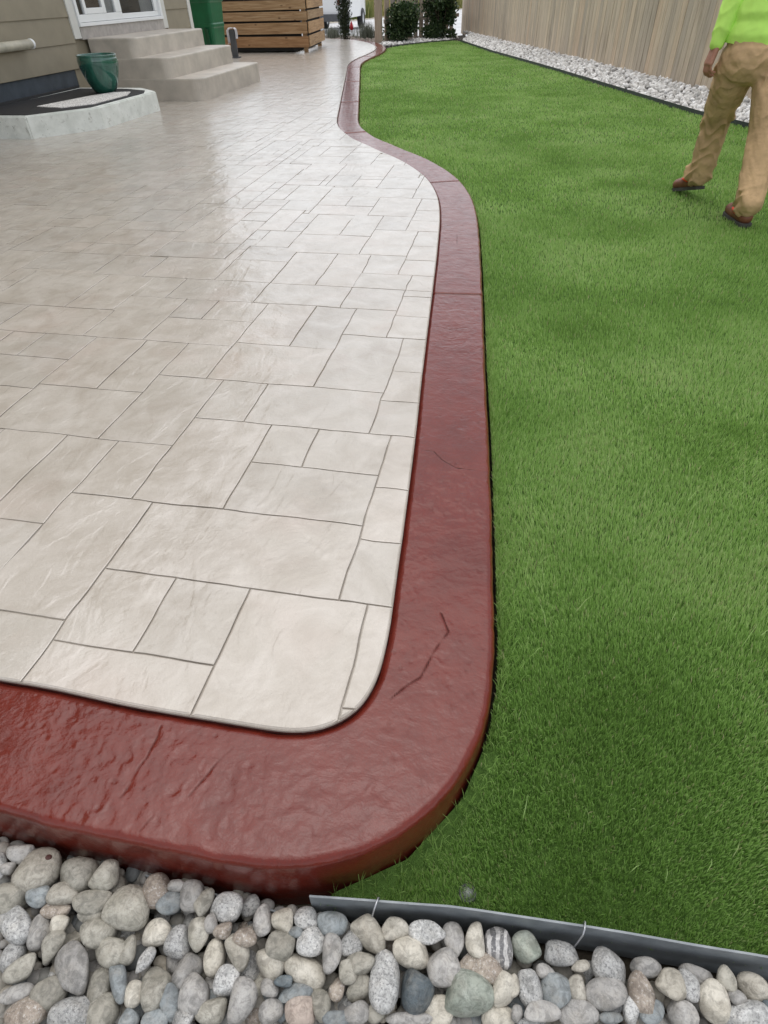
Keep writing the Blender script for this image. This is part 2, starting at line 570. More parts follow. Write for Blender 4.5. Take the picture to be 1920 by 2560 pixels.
# verge/meadow beyond the road: its edge runs obliquely
sheet('road_kerb', [(-20, 38.3 - 10.7 * 3.7 - 0.0), (30, 38.3 + 39.3 * 3.7), (29, 39.0 + 39.3 * 3.7), (-21, 39.0 - 10.7 * 3.7)], -0.18, M_STEPS, 'pale kerb strip along the far side of the street')
sheet('meadow', [(-21, 39.0 - 10.7 * 3.7), (29, 39.0 + 39.3 * 3.7), (29, 500), (-300, 500), (-300, 39.0 - 10.7 * 3.7)], -0.17, M_MEADOW, 'dry yellow meadow across the street')

# ------------------------------------------------------------------ patio outline
INNER = [(-7, .56), (-5, .56), (-3, .56), (-2, .56), (-1.4, .56), (-1.013, .56), (-.919, .561), (-.823, .558), (-.708, .553), (-.591, .552), (-.472, .553), (-.37, .554), (-.318, .558),
         (-.265, .574), (-.228, .6), (-.197, .634), (-.182, .672), (-.173, .716), (-.170, .752), (-.170, .804), (-.171, .86), (-.176, .93), (-.186, 1.075), (-.192, 1.173),
         (-.205, 1.349), (-.22, 1.556), (-.242, 1.825), (-.263, 2.061), (-.281, 2.293), (-.302, 2.557), (-.326, 2.871), (-.348, 3.145), (-.369, 3.408), (-.415, 3.929),
         (-.439, 4.175), (-.497, 4.596), (-.557, 4.877), (-.635, 5.149), (-.734, 5.405), (-.85, 5.638), (-1.032, 5.95), (-1.234, 6.224), (-1.424, 6.507), (-1.613, 6.773),
         (-1.814, 7.153), (-1.973, 7.526), (-2.078, 7.886), (-2.217, 8.519), (-2.481, 9.734), (-2.865, 11.51), (-3.26, 13.33), (-3.437, 14.136), (-3.542, 14.863),
         (-3.576, 15.656), (-3.571, 16.729), (-3.6, 17.6), (-3.72, 18.44), (-4.04, 19.53), (-4.49, 20.6), (-5.2, 21.6), (-6.04, 22.17), (-7.5, 22.6), (-9.5, 22.9)]


def catmull(P, n=40):
    P = np.array(P, float)
    P = np.vstack([2 * P[0] - P[1], P, 2 * P[-1] - P[-2]])
    out = []
    for i in range(1, len(P) - 2):
        p0, p1, p2, p3 = P[i - 1:i + 3]
        d0, d1, d2 = [max(np.hypot(*(b - a)) ** .5, 1e-6) for a, b in ((p0, p1), (p1, p2), (p2, p3))]
        m1 = d1 * ((p1 - p0) / d0 - (p2 - p0) / (d0 + d1) + (p2 - p1) / d1) if d0 > 0 else p2 - p1
        m2 = d1 * ((p2 - p1) / d1 - (p3 - p1) / (d1 + d2) + (p3 - p2) / d2)
        t = np.linspace(0, 1, n, endpoint=False)[:, None]
        out.append((2 * t ** 3 - 3 * t ** 2 + 1) * p1 + (t ** 3 - 2 * t ** 2 + t) * m1 + (-2 * t ** 3 + 3 * t ** 2) * p2 + (t ** 3 - t ** 2) * m2)
    out.append(P[-2:-1])
    return np.vstack(out)


def resample(C, step):
    d = np.r_[0, np.cumsum(np.hypot(*np.diff(C, axis=0).T))]
    n = int(d[-1] / step) + 1
    s = np.linspace(0, d[-1], n)
    return np.stack([np.interp(s, d, C[:, 0]), np.interp(s, d, C[:, 1])], 1), s


def gsmooth(C, sig):
    k = int(3 * sig) + 1
    g = np.exp(-.5 * (np.arange(-k, k + 1) / sig) ** 2)
    g /= g.sum()
    P = np.vstack([np.repeat(C[:1], k, 0), C, np.repeat(C[-1:], k, 0)])
    return np.stack([np.convolve(P[:, i], g, 'valid') for i in (0, 1)], 1)


fine, _ = resample(catmull(INNER), .01)
a_ = gsmooth(fine, 2.5)
b_ = gsmooth(fine, 7)
c_ = gsmooth(fine, 22)
wy = np.clip((fine[:, 1:2] - 1.0) / 1.0, 0, 1)
wz = np.clip((fine[:, 1:2] - 7.0) / 3.0, 0, 1)
fine = (a_ * (1 - wy) + b_ * wy) * (1 - wz) + c_ * wz
fine, S_in = resample(fine, .01)
T_in = np.gradient(fine, axis=0)
T_in = gsmooth(T_in / np.hypot(*T_in.T)[:, None], 4)
T_in /= np.hypot(*T_in.T)[:, None]
N_in = np.stack([T_in[:, 1], -T_in[:, 0]], 1)        # points away from the patio
BW = 0.252


def decim(C, near, far, lim=7.0):
    keep = [0]
    acc = 0
    for i in range(1, len(C)):
        acc += 1
        if acc * .01 >= (near if (C[i, 1] < lim and C[i, 0] > -1.6) else far):
            keep.append(i)
            acc = 0
    if keep[-1] != len(C) - 1: keep.append(len(C) - 1)
    return np.array(keep)


oi = decim(fine, .02, .1)
OUT = np.vstack([fine[oi], [(-9.5, .56)]])            # patio outline, counter-clockwise

# slab under the stamped stones
bm = bmesh.new()
top = [bm.verts.new((x, y, -.0055)) for x, y in OUT]
bm.faces.new(top)
low = [bm.verts.new((x, y, -.0115)) for x, y in OUT]
bot = [bm.verts.new((x, y, -.2)) for x, y in OUT]
n = len(OUT)
for i in range(n):
    j = (i + 1) % n
    bm.faces.new((top[i], low[i], low[j], top[j]))
    f = bm.faces.new((low[i], bot[i], bot[j], low[j]))
    f.material_index = 1
me = bm_mesh(bm, 'patio')
me.materials.append(M_JOINT)
me.materials.append(M_LIP)
patio = tag(link('patio', me), 'beige stamped concrete patio of sealed slate-pattern stones', None, None, 'structure')

# stones traced from the photograph (x0,x1,y0,y1); 9 = runs to the patio edge
TR = '''-.234 9 .628 .913;-.234 9 .4 .628;-.548 -.234 .4 .913;-.753 -.548 .678 .913;-.962 -.753 .678 .913;-.962 -.548 .4 .678;-1.235 -.962 .4 .735;-1.235 -.962 .735 1.191;-.962 -.31 .913 1.191;-.31 9 .913 1.138;
-.31 9 1.138 1.368;-.31 9 1.368 1.65;-.737 -.31 1.191 1.427;-.737 -.564 1.427 1.65;-.564 -.31 1.427 1.65;-1.036 -.737 1.191 1.65;-1.235 -1.036 1.191 1.473;-1.431 -1.235 1.045 1.473;
-1.68 -1.431 1.045 1.473;-1.7 -1.235 .735 1.045;-1.7 -1.235 .4 .735;-1.313 -1.036 1.473 1.927;-.848 -.389 1.65 1.927;-1.036 -.848 1.65 1.927;-.389 9 1.65 1.873;-.389 9 1.873 2.10;-.389 9 2.10 2.393;
-.665 -.389 1.927 2.393;-1.11 -.665 1.927 2.247;-1.313 -1.11 1.927 2.21;-1.51 -1.313 1.787 2.21;-1.757 -1.51 1.787 2.21;-1.753 -1.313 1.473 1.787;-1.94 -1.753 1.473 1.75;-2.2 -1.757 1.75 1.99;
-2.01 -1.757 1.99 2.21;-2.175 -2.01 1.99 2.21;-2.45 -2.175 1.99 2.21;-1.11 -.864 2.247 2.678;-.864 -.665 2.247 2.678;-.665 -.466 2.393 2.678;-.466 9 2.393 2.625;-.466 9 2.625 2.858;-.466 9 2.858 2.935;
-1.535 -1.11 2.21 2.457;-1.535 -1.368 2.457 2.675;-1.368 -1.11 2.457 2.678;-1.83 -1.535 2.21 2.675;-2.29 -1.83 2.21 2.493;-2.55 -2.29 2.21 2.493;-2.11 -1.84 2.493 2.935;-2.56 -2.11 2.493 2.935;
-1.845 -1.655 2.675 2.935;-1.655 -1.19 2.675 2.935;-1.19 -.747 2.68 2.935;-.747 -.466 2.678 2.935;-.747 -.466 2.935 3.14;-.466 9 2.935 3.14;-1.19 -.943 2.935 3.42;-.943 -.744 2.935 3.42;-.744 -.542 3.14 3.43;
-.542 9 3.14 3.37;-.542 9 3.37 3.61;-.542 9 3.61 3.89;-.82 -.542 3.43 3.89;-1.27 -.82 3.42 3.755;-1.27 -1.02 3.755 4.18;-1.02 -.82 3.755 4.19;-.82 -.622 3.89 4.19;-.622 9 3.89 4.11;-.622 9 4.11 4.35;
-.622 9 4.35 4.64;-.93 -.622 4.19 4.64;-1.345 -.93 4.18 4.40;-1.345 -1.138 4.40 4.64;-1.138 -.93 4.40 4.64;-1.35 -.697 4.64 4.9;-.697 9 4.64 5.0;-.697 9 5.0 5.35;-1.01 -.697 4.9 5.25;-1.21 -1.01 4.93 5.16;
-1.425 -1.21 4.93 5.26;-1.625 -1.35 4.5 4.93;-1.505 -1.19 2.935 3.25;-1.505 -1.19 3.25 3.49;-1.92 -1.505 2.935 3.25;-1.74 -1.425 5.26 5.68;-1.425 -1.01 5.26 5.68;-1.01 -.74 5.25 5.68;-1.5 -1.22 5.68 6.15;
-1.94 -1.5 5.68 5.96;-1.76 -1.5 5.96 6.4;-1.94 -1.76 5.96 6.4;-2.06 -1.9 6.42 6.72;-1.9 -1.5 6.42 6.72'''
TRACED = []
for r_ in TR.replace('\n', '').split(';'):
    a, b, c, d = map(float, r_.split())
    TRACED.append((a, 3.0 if b == 9 else b, c, d))
U = .0925
gx0, gy0, GX, GY = -7.4, .37, 82, 244
occ = np.zeros((GX, GY), bool)
cx = gx0 + (np.arange(GX) + .5) * U
cy = gy0 + (np.arange(GY) + .5) * U
for a, b, c, d in TRACED:
    occ |= ((cx > a) & (cx < b))[:, None] & ((cy > c) & (cy < d))[None, :]
occ |= ((cx < -5.95)[:, None] & (cy < 12.6)[None, :])


def pip(px, py, poly):
    r = np.zeros(np.shape(px), bool)
    x0, y0 = poly[-1]
    for x1, y1 in poly:
        if y0 != y1:
            r ^= ((y1 > py) != (y0 > py)) & (px < (x0 - x1) * (py - y1) / (y0 - y1) + x1)
        x0, y0 = x1, y1
    return r


coarse = OUT[::3]
gxx, gyy = np.meshgrid(cx, cy, indexing='ij')
outside = ~pip(gxx, gyy, coarse)
o2 = outside.copy()
o2[1:, :] &= outside[:-1, :]
o2[:-1, :] &= outside[1:, :]
o2[:, 1:] &= outside[:, :-1]
o2[:, :-1] &= outside[:, 1:]
occ |= o2
GEN = []
sizes = [(5, 3), (3, 5), (3, 5), (5, 3), (3, 3), (2, 3), (3, 2), (2, 2), (2, 5)]
for j in range(GY):
    for i in range(GX):
        if occ[i, j]: continue
        random.shuffle(sizes)
        for sx, sy in sizes + [(2, 1), (1, 2), (1, 1)]:
            if i + sx <= GX and j + sy <= GY and not occ[i:i + sx, j:j + sy].any():
                occ[i:i + sx, j:j + sy] = True
                GEN.append([gx0 + i * U, gx0 + (i + sx) * U, gy0 + j * U, gy0 + (j + sy) * U])
                break
for g in GEN:                                   # butt the laid stones against the traced ones
    for a, b, c, d in TRACED:
        ox, oy = min(g[1], b) - max(g[0], a), min(g[3], d) - max(g[2], c)
        if ox > 0 and oy > 0:
            if ox < oy:
                if g[0] < a: g[1] = a
                else: g[0] = b
            else:
                if g[2] < c: g[3] = c
                else: g[2] = d
GEN = [g for g in GEN if g[1] - g[0] > .02 and g[3] - g[2] > .02]
ALLR = np.array(TRACED + [tuple(g) for g in GEN])
nT = len(TRACED)
for q in range(nT, len(ALLR)):                  # and stretch them over any sliver left between
    a, b, c, d = ALLR[q]
    if not ((ALLR[:nT, 1] > a - .12) & (ALLR[:nT, 0] < b + .12) & (ALLR[:nT, 3] > c - .12) & (ALLR[:nT, 2] < d + .12)).any(): continue
    for sd_ in (0, 1, 2, 3):
        a, b, c, d = ALLR[q]
        R_ = ALLR
        if sd_ < 2: ov = (R_[:, 2] < d - .004) & (R_[:, 3] > c + .004)
        else: ov = (R_[:, 0] < b - .004) & (R_[:, 1] > a + .004)
        ov[q] = False
        if sd_ == 0: v = R_[ov & (R_[:, 1] <= a + 1e-6), 1]; g_ = v.max() if len(v) else a; ALLR[q, 0] = g_ if a - g_ < .1 else a
        if sd_ == 1: v = R_[ov & (R_[:, 0] >= b - 1e-6), 0]; g_ = v.min() if len(v) else b; ALLR[q, 1] = g_ if g_ - b < .1 else b
        if sd_ == 2: v = R_[ov & (R_[:, 3] <= c + 1e-6), 3]; g_ = v.max() if len(v) else c; ALLR[q, 2] = g_ if c - g_ < .1 else c
        if sd_ == 3: v = R_[ov & (R_[:, 2] >= d - 1e-6), 2]; g_ = v.min() if len(v) else d; ALLR[q, 3] = g_ if g_ - d < .1 else d
GEN = ALLR[nT:].tolist()
fu = U / 5                                       # whatever is still bare becomes a small filler stone
fx = np.arange(-2.9, -.3, fu)
fy = np.arange(.6, 7.2, fu)
cov = np.zeros((len(fx), len(fy)), bool)
for a, b, c, d in ALLR:
    cov[np.ix_((fx + fu * .5 > a) & (fx + fu * .5 < b), (fy + fu * .5 > c) & (fy + fu * .5 < d))] = True
fxx, fyy = np.meshgrid(fx + fu / 2, fy + fu / 2, indexing='ij')
cov |= ~pip(fxx, fyy, coarse)
for i in range(len(fx)):
    for j in range(len(fy)):
        if cov[i, j]: continue
        i2 = i
        while i2 + 1 < len(fx) and not cov[i2 + 1, j]: i2 += 1
        j2 = j
        while j2 + 1 < len(fy) and not cov[i:i2 + 1, j2 + 1].any(): j2 += 1
        cov[i:i2 + 1, j:j2 + 1] = True
        if (i2 - i + 1) * (j2 - j + 1) >= 4: GEN.append([fx[i], fx[i2] + fu, fy[j], fy[j2] + fu])


def clip_rect(poly, r):
    for ax, lim, sg in ((0, r[0], 1), (0, r[1], -1), (1, r[2], 1), (1, r[3], -1)):
        out = []
        for i in range(len(poly)):
            p, q = poly[i - 1], poly[i]
            dp, dq = sg * (p[ax] - lim), sg * (q[ax] - lim)
            if (dp >= 0) != (dq >= 0):
                t = dp / (dp - dq)
                out.append((p[0] + t * (q[0] - p[0]), p[1] + t * (q[1] - p[1])))
            if dq >= 0: out.append(q)
        poly = out
        if len(poly) < 3: return []
    res = []
    for p in poly:
        if not res or math.hypot(p[0] - res[-1][0], p[1] - res[-1][1]) > 1e-4: res.append(p)
    if len(res) > 1 and math.hypot(res[0][0] - res[-1][0], res[0][1] - res[-1][1]) < 1e-4: res.pop()
    return res


def offset_poly(P, ds):
    out = []
    n = len(P)
    for i in range(n):
        a, b, c = np.array(P[i - 1]), np.array(P[i]), np.array(P[(i + 1) % n])
        u, v = b - a, c - b
        u = u / max(np.hypot(*u), 1e-9)
        v = v / max(np.hypot(*v), 1e-9)
        nu, nv = np.array([-u[1], u[0]]), np.array([-v[1], v[0]])
        d0, d1 = ds[i - 1], ds[i]
        cr = u[0] * v[1] - u[1] * v[0]
        if abs(cr) < .08:
            q = b + (nu + nv) / max(np.hypot(*(nu + nv)), 1e-6) * max(d0, d1)
        else:
            pa, pb = b + nu * d0, b + nv * d1
            t = ((pb[0] - pa[0]) * v[1] - (pb[1] - pa[1]) * v[0]) / cr
            q = pa + u * t
            if np.hypot(*(q - b)) > .05: q = b + (nu + nv) * .5 * min(d0, d1)
        out.append(q)
    return out


OUTL = [tuple(p) for p in OUT]


def stone_mesh(r, near):
    """stamped stone: rounded arrises at the joints, a softer worn lip at the patio edge"""
    P = clip_rect(OUTL if r[1] > 2.5 or True else None, r)
    if len(P) < 3: return None
    n = len(P)
    jo = []
    for i in range(n):
        p, q = P[i], P[(i + 1) % n]
        on = any(abs(p[ax] - lim) < 1e-6 and abs(q[ax] - lim) < 1e-6 for ax, lim in ((0, r[0]), (0, r[1]), (1, r[2]), (1, r[3])))
        jo.append(on)
    if near:                                       # break long joint edges so that they wander a little
        P2, j2 = [], []
        for i in range(n):
            p, q = np.array(P[i]), np.array(P[(i + 1) % n])
            k = max(1, int(np.hypot(*(q - p)) / .032)) if jo[i] else 1
            for s in range(k):
                w0 = p + (q - p) * s / k
                if jo[i] and (s or jo[i - 1]):       # neighbours share the same wander
                    w0 = w0 + np.array([float(fbm(np.array(w0[0] * 8.0), np.array(w0[1] * 8.0), 51, 3)) - .5, float(fbm(np.array(w0[0] * 8.0 + 40), np.array(w0[1] * 8.0), 57, 3)) - .5]) * .013
                P2.append(w0)
                j2.append(jo[i])
        P, jo = P2, j2
        n = len(P)
    jw = .0008 if near else .0012
    A = offset_poly(P, [jw + (random.random() ** 3 * .0030 if near else 0) if j else .0 for j in jo])
    B = offset_poly(P, [jw + (.0016 if near else .001) if j else .0018 for j in jo])
    C = offset_poly(P, [jw + (.0040 if near else .0024) if j else .0055 for j in jo])
    ctr = np.mean(np.array(P), axis=0)
    z0 = random.uniform(-.0006, .0006)
    tx, ty = random.uniform(-.002, .002), random.uniform(-.002, .002)
    zz = lambda p, dz: z0 + dz + tx * (p[0] - ctr[0]) + ty * (p[1] - ctr[1])
    bm = bmesh.new()
    ja = [jo[i] or jo[i - 1] for i in range(n)]
    ring0 = [bm.verts.new((p[0] - ctr[0], p[1] - ctr[1], -.0075)) for p in A]
    ring1 = [bm.verts.new((p[0] - ctr[0], p[1] - ctr[1], zz(p, (-.0008 if near else -.0004) if ja[i] else -.003))) for i, p in enumerate(B)]
    ring2 = [bm.verts.new((p[0] - ctr[0], p[1] - ctr[1], zz(p, 0))) for p in C]
    try:
        for ra, rb in ((ring0, ring1), (ring1, ring2)):
            for i in range(n):
                j = (i + 1) % n
                bm.faces.new((ra[i], ra[j], rb[j], rb[i]))
        bm.faces.new(ring2)
    except ValueError:
        bm.free()
        return None
    me = bm_mesh(bm, 'paving_stone')
    return me, ctr, (max(p[0] for p in P) - min(p[0] for p in P)) * (max(p[1] for p in P) - min(p[1] for p in P))


def project(x, y, z):
    c0 = RR @ np.array([x, y, z - CAMH])
    return 960 + FOC * c0[0] / c0[2], 1280 + FOC * c0[1] / c0[2], c0[2]


# the saw-cut control joint runs straight across the patio
allst = []
for r_ in TRACED + [tuple(g) for g in GEN]:
    a, b, c, d = r_
    xm = min(b, .1)
    px, py, dz = project((a + xm) / 2, (c + d) / 2, 0)
    size = (xm - a) * (d - c) / max(dz, .2) ** 3 * max(.1, 1.0)
    inv = -150 < px < 2070 and -80 < py < 2640
    allst.append((-(size if inv else 0), r_))
allst.sort(key=lambda t: t[0])
far_me = []
count = 0
for k, (s_, r_) in enumerate(allst):
    near = count < 90
    m_ = stone_mesh(r_, near)
    if m_ is None: continue
    me, ctr, ar = m_
    if count < 298:
        link('paving_stone', me, M_STONE, patio, (ctr[0], ctr[1], 0))
        count += 1
    else:
        far_me.append((me, ctr))
bm = bmesh.new()
for me, ctr in far_me:
    k0 = len(bm.verts)
    bm.from_mesh(me)
    bm.verts.ensure_lookup_table()
    for v in bm.verts[k0:]: v.co += Vector((ctr[0], ctr[1], 0))
    bpy.data.meshes.remove(me)
fo = link('paving_stones', bm_mesh(bm, 'paving_stones'), M_STONE, patio)
fo['kind'] = 'stuff'

# ------------------------------------------------------------------ red border (kerb) with stamped relief
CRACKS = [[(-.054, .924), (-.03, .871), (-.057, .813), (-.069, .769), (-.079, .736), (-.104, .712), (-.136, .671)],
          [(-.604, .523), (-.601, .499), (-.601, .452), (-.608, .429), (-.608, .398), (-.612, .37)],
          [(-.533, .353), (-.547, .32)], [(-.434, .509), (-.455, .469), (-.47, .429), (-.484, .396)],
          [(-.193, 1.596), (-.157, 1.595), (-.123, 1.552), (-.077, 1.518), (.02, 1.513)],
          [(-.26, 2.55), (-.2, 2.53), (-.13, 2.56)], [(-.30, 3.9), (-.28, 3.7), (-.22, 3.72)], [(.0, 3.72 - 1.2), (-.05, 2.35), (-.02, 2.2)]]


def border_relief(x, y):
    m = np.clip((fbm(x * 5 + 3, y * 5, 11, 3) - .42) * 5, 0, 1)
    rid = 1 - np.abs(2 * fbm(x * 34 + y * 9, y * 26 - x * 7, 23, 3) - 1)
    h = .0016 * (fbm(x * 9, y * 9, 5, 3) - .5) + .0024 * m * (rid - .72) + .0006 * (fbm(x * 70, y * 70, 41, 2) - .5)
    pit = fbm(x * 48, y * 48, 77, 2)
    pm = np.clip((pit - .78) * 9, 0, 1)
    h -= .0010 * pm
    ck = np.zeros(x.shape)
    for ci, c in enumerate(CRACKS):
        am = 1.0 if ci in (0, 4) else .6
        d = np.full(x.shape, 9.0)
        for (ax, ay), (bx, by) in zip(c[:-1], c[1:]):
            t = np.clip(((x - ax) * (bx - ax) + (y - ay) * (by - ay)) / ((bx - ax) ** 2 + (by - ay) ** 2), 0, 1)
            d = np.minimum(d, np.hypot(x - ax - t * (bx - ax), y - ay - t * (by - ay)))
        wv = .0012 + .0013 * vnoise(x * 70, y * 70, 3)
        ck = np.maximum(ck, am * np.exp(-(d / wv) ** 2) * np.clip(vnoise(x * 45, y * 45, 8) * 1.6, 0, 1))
    return h - .0022 * ck, np.clip(ck + .12 * pm, 0, 1)  # dirt in cracks; the pits' weaker reflection is painted in as darker colour


kerb = tag(empty('kerb', (-.2, 1.0, -.2)), 'glossy dark red stamped concrete border curving round the patio', None, None, 'structure')
cuts = [0]
marks = []
# saw cuts: at the control joint, at the bend, then at even distances
for i in range(1, len(fine)):
    for yc in (2.935, 5.15):
        if fine[i - 1, 1] < yc <= fine[i, 1] and fine[i, 0] > -1.5: cuts.append(i)
i_last = cuts[-1]
while i_last + 230 < len(fine) - 60:
    i_last += 230
    cuts.append(i_last)
cuts.append(len(fine) - 1)
# split the long front run to the side of the frame
xs = [i for i in range(len(fine)) if fine[i, 1] < .7 and abs(fine[i, 0] + 1.9) < .006][:1]
cuts = sorted(set(cuts + xs))
for a, b in zip(cuts[:-1], cuts[1:]):
    nearsec = fine[a, 1] < 6 and fine[b, 0] > -2.2
    st = 1 if nearsec else 4
    idx = np.unique(np.r_[np.arange(a, b, st), b]).astype(float)
    if nearsec:                                    # millimetre relief where the camera stands close
        cl = (fine[a:b, 1] < 2.6) & (fine[a:b, 0] > -1.15)
        idx = np.unique(np.r_[idx, np.arange(a, b - .6, .3)[np.interp(np.arange(a, b - .6, .3), np.arange(a, b), cl.astype(float)) > .5]])
        idx = idx[np.r_[True, np.diff(idx) > .15]]
        idx[-1] = b
    FI = lambda A_: np.stack([np.interp(idx, np.arange(len(A_)), A_[:, k]) for k in (0, 1)], 1)
    fI, nI, tI = FI(fine), FI(N_in), FI(T_in)
    if nearsec:
        ut = np.linspace(.016, BW - .018, 76)
    else:
        ut = np.linspace(.016, BW - .018, 14)
    prof = [(0.0005, -.021, 0), (.005, -.0195, 0), (.008, -.014, .3)] + [(u, -.010, 1) for u in ut]
    for t in np.linspace(12, 90, 6):
        prof.append((BW - .018 + .018 * math.sin(rad(t)), -.010 - .018 * (1 - math.cos(rad(t))), max(0, 1 - t / 80) + .25))
    prof += [(BW + .002, -.06, .3), (BW + .004, -.11, .3), (BW + .006, -.21, 0)]
    U_ = np.array([p[0] for p in prof])
    Zp = np.array([p[1] for p in prof])
    Wt = np.array([p[2] for p in prof])
    X = fI[:, 0][:, None] + nI[:, 0][:, None] * U_[None]
    Y = fI[:, 1][:, None] + nI[:, 1][:, None] * U_[None]
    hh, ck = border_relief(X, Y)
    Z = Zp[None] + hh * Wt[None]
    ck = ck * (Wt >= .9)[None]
    lump = (fbm(X * 22, Y * 22, 91, 3) - .5) * .005 * (Wt < 1)[None]
    X = X + nI[:, 0][:, None] * lump
    Y = Y + nI[:, 1][:, None] * lump
    # saw-cut arrises dip at both ends
    for e, sl in ((0, slice(0, 1)), (-1, slice(-1, None))):
        if (e == 0 and a != 0) or (e == -1 and b != len(fine) - 1):
            Z[sl] = np.minimum(Z[sl], -.027)
            sh = .0022 if e == 0 else -.0022
            X[sl] += tI[e, 0] * sh
            Y[sl] += tI[e, 1] * sh
            k = 1 if e == 0 else -2
            X[k] = X[sl][0] + tI[e, 0] * sh * .6
            Y[k] = Y[sl][0] + tI[e, 1] * sh * .6
    o0 = np.array([X.mean(), Y.mean(), -.1])
    V = np.stack([X, Y, Z], -1).reshape(-1, 3) - o0
    F = grid_faces(len(idx), len(U_))[:, ::-1]
    me = np_mesh('kerb_section', V, F.ravel(), np.arange(len(F)) * 4, True, ('crack_pit_dark', ck.ravel()))
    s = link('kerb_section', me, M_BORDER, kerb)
    s.location = Vector(o0) - kerb.location

# ------------------------------------------------------------------ lawn
oi2 = decim(fine, .06, .25)
outer = fine[oi2] + N_in[oi2] * (BW + .012)
outer = outer[(outer[:, 1] > .30) & ~((outer[:, 0] < -.22) & (outer[:, 1] < .5))]
outer = outer[outer[:, 1] < 18.9]
EDGE_NEAR = [(-.214, .2895), (-.125, .301), (.048, .323), (.260, .334), (.422, .339), (.562, .344), (1.5, .352), (3.0, .38), (5.05, .42)]
EDGE_FAR = [(-3.45, 19.35), (-3.176, 20.0), (-2.579, 20.92), (-2.03, 21.45), (-1.86, 21.1), (-.75, 17.35), (.08, 14.95), (.66, 13.2), (1.1, 11.8), (1.36, 10.98), (1.70, 9.9), (1.9, 9.28), (2.11, 8.65),
            (2.42, 7.95), (3.0, 6.17), (4.0, 3.1), (5.05, .42)]
LAWN = [tuple(p) for p in outer] + EDGE_FAR[:-1] + EDGE_NEAR[::-1]
LZ = -.058


def lz(y): return LZ - .082 * np.exp(-(np.maximum(y - .3, 0) / .27) ** 2)      # the ground falls away at the rock bed


bm = bmesh.new()
bm.faces.new([bm.verts.new((x, y, 0)) for x, y in LAWN])
for yc in (.36, .42, .48, .54, .60, .68, .78, .9, 1.1):
    bmesh.ops.bisect_plane(bm, geom=bm.verts[:] + bm.edges[:] + bm.faces[:], plane_co=(0, yc, 0), plane_no=(0, 1, 0))
for v in bm.verts: v.co.z = float(lz(v.co.y))
tag(link('lawn', bm_mesh(bm, 'lawn'), M_TURF), 'backing of the artificial lawn', None, None, 'structure')


def in_view_px(x, y, m=250):
    dx, dy, dz = x, y, -CAMH + 0 * x
    cx = RR[0, 0] * dx + RR[0, 1] * dy + RR[0, 2] * dz
    cy = RR[1, 0] * dx + RR[1, 1] * dy + RR[1, 2] * dz
    cz = RR[2, 0] * dx + RR[2, 1] * dy + RR[2, 2] * dz
    px, py = 960 + FOC * cx / cz, 1280 + FOC * cy / cz
    return (px > -m) & (px < 1920 + m) & (py > -m) & (py < 2560 + m)


LP = np.array(LAWN)


def blades(x, y, L, wdt, tint, lean_amp=1.0, z0=LZ, clump=True):
    n = len(x)
    th = 2 * np.pi * (.9 * fbm(x * 1.6, y * 1.6, 61, 3)) if clump else rng.random(n) * 6.283
    th = th + rng.normal(0, .9, n)
    mag = (.14 + .30 * fbm(x * 2.1 + 9, y * 2.1, 67, 3)) * lean_amp * (0.6 + .8 * rng.random(n))
    dx, dy = np.cos(th) * mag, np.sin(th) * mag
    fa = rng.random(n) * np.pi
    ex, ey = np.cos(fa), np.sin(fa)
    zz = z0 + rng.random(n) * .004
    b = np.stack([x, y, zz], 1)
    m = b + np.stack([dx * .38 * L, dy * .38 * L, L * .55], 1)
    up = np.sqrt(np.clip(1 - (mag * .9) ** 2, .15, 1))
    t = b + np.stack([dx * 1.0 * L, dy * 1.0 * L, L * up], 1)
    e = np.stack([ex, ey, 0 * ex], 1) * (wdt / 2)[:, None]
    V = np.stack([b - e * .8, b + e * .8, m + e, m - e, t], 1).reshape(-1, 3)
    k = np.arange(n)[:, None] * 5
    fl = np.concatenate([k + [0, 1, 2, 3], k + [3, 2, 4]], 1).ravel()
    ls = (np.arange(n)[:, None] * 7 + [0, 4]).ravel()
    return V, fl, ls, np.repeat(tint, 5)


Vs, Fs, Ls, Ts = [], [], [], []
voff = loff = 0
BANDS = [(.25, .8, 110000, .0016), (.8, 1.3, 80000, .0017), (1.3, 2.0, 52000, .0020), (2.0, 3.0, 30000, .0024), (3.0, 4.5, 16000, .0032), (4.5, 7.0, 7500, .0046), (7, 11, 3300, .007), (11, 22, 1600, .010)]
for y0, y1, dens, wd in BANDS:
    xl, xr = max(LP[:, 0].min(), -4.2), min(5.1, 1.6 + .62 * y1)
    nn = int((xr - xl) * (y1 - y0) * dens)
    x = xl + rng.random(nn) * (xr - xl)
    y = y0 + rng.random(nn) * (y1 - y0)
    iv = in_view_px(x, y)
    k = iv | (rng.random(nn) < .12)
    x, y, iv = x[k], y[k], iv[k]
    k = pip(x, y, LP)
    k &= ~((np.hypot(x + .345, y - .725) < .424 + .030 + .03 * rng.random(len(x))) & (y < .62))      # bare soil at the kerb corner
    x, y, iv = x[k], y[k], iv[k]
    n = len(x)
    L = .022 * (.7 + .6 * rng.random(n)) * (1 + .25 * (fbm(x * 6, y * 6, 33, 2) - .5))
    tint = np.clip(.57 + .85 * (fbm(x * 2.6, y * 2.6, 29, 4) - .5) + rng.normal(0, .2, n), 0, .95)
    tint[rng.random(n) < .02] = 1.0
    V, fl, ls, tt = blades(x, y, L, wd * (.8 + .5 * rng.random(n)) * np.where(iv, 1, 2.4), tint, 1.0, lz(y))
    Vs.append(V); Fs.append(fl + voff); Ls.append(ls + loff); Ts.append(tt)
    voff += len(V); loff += len(fl)
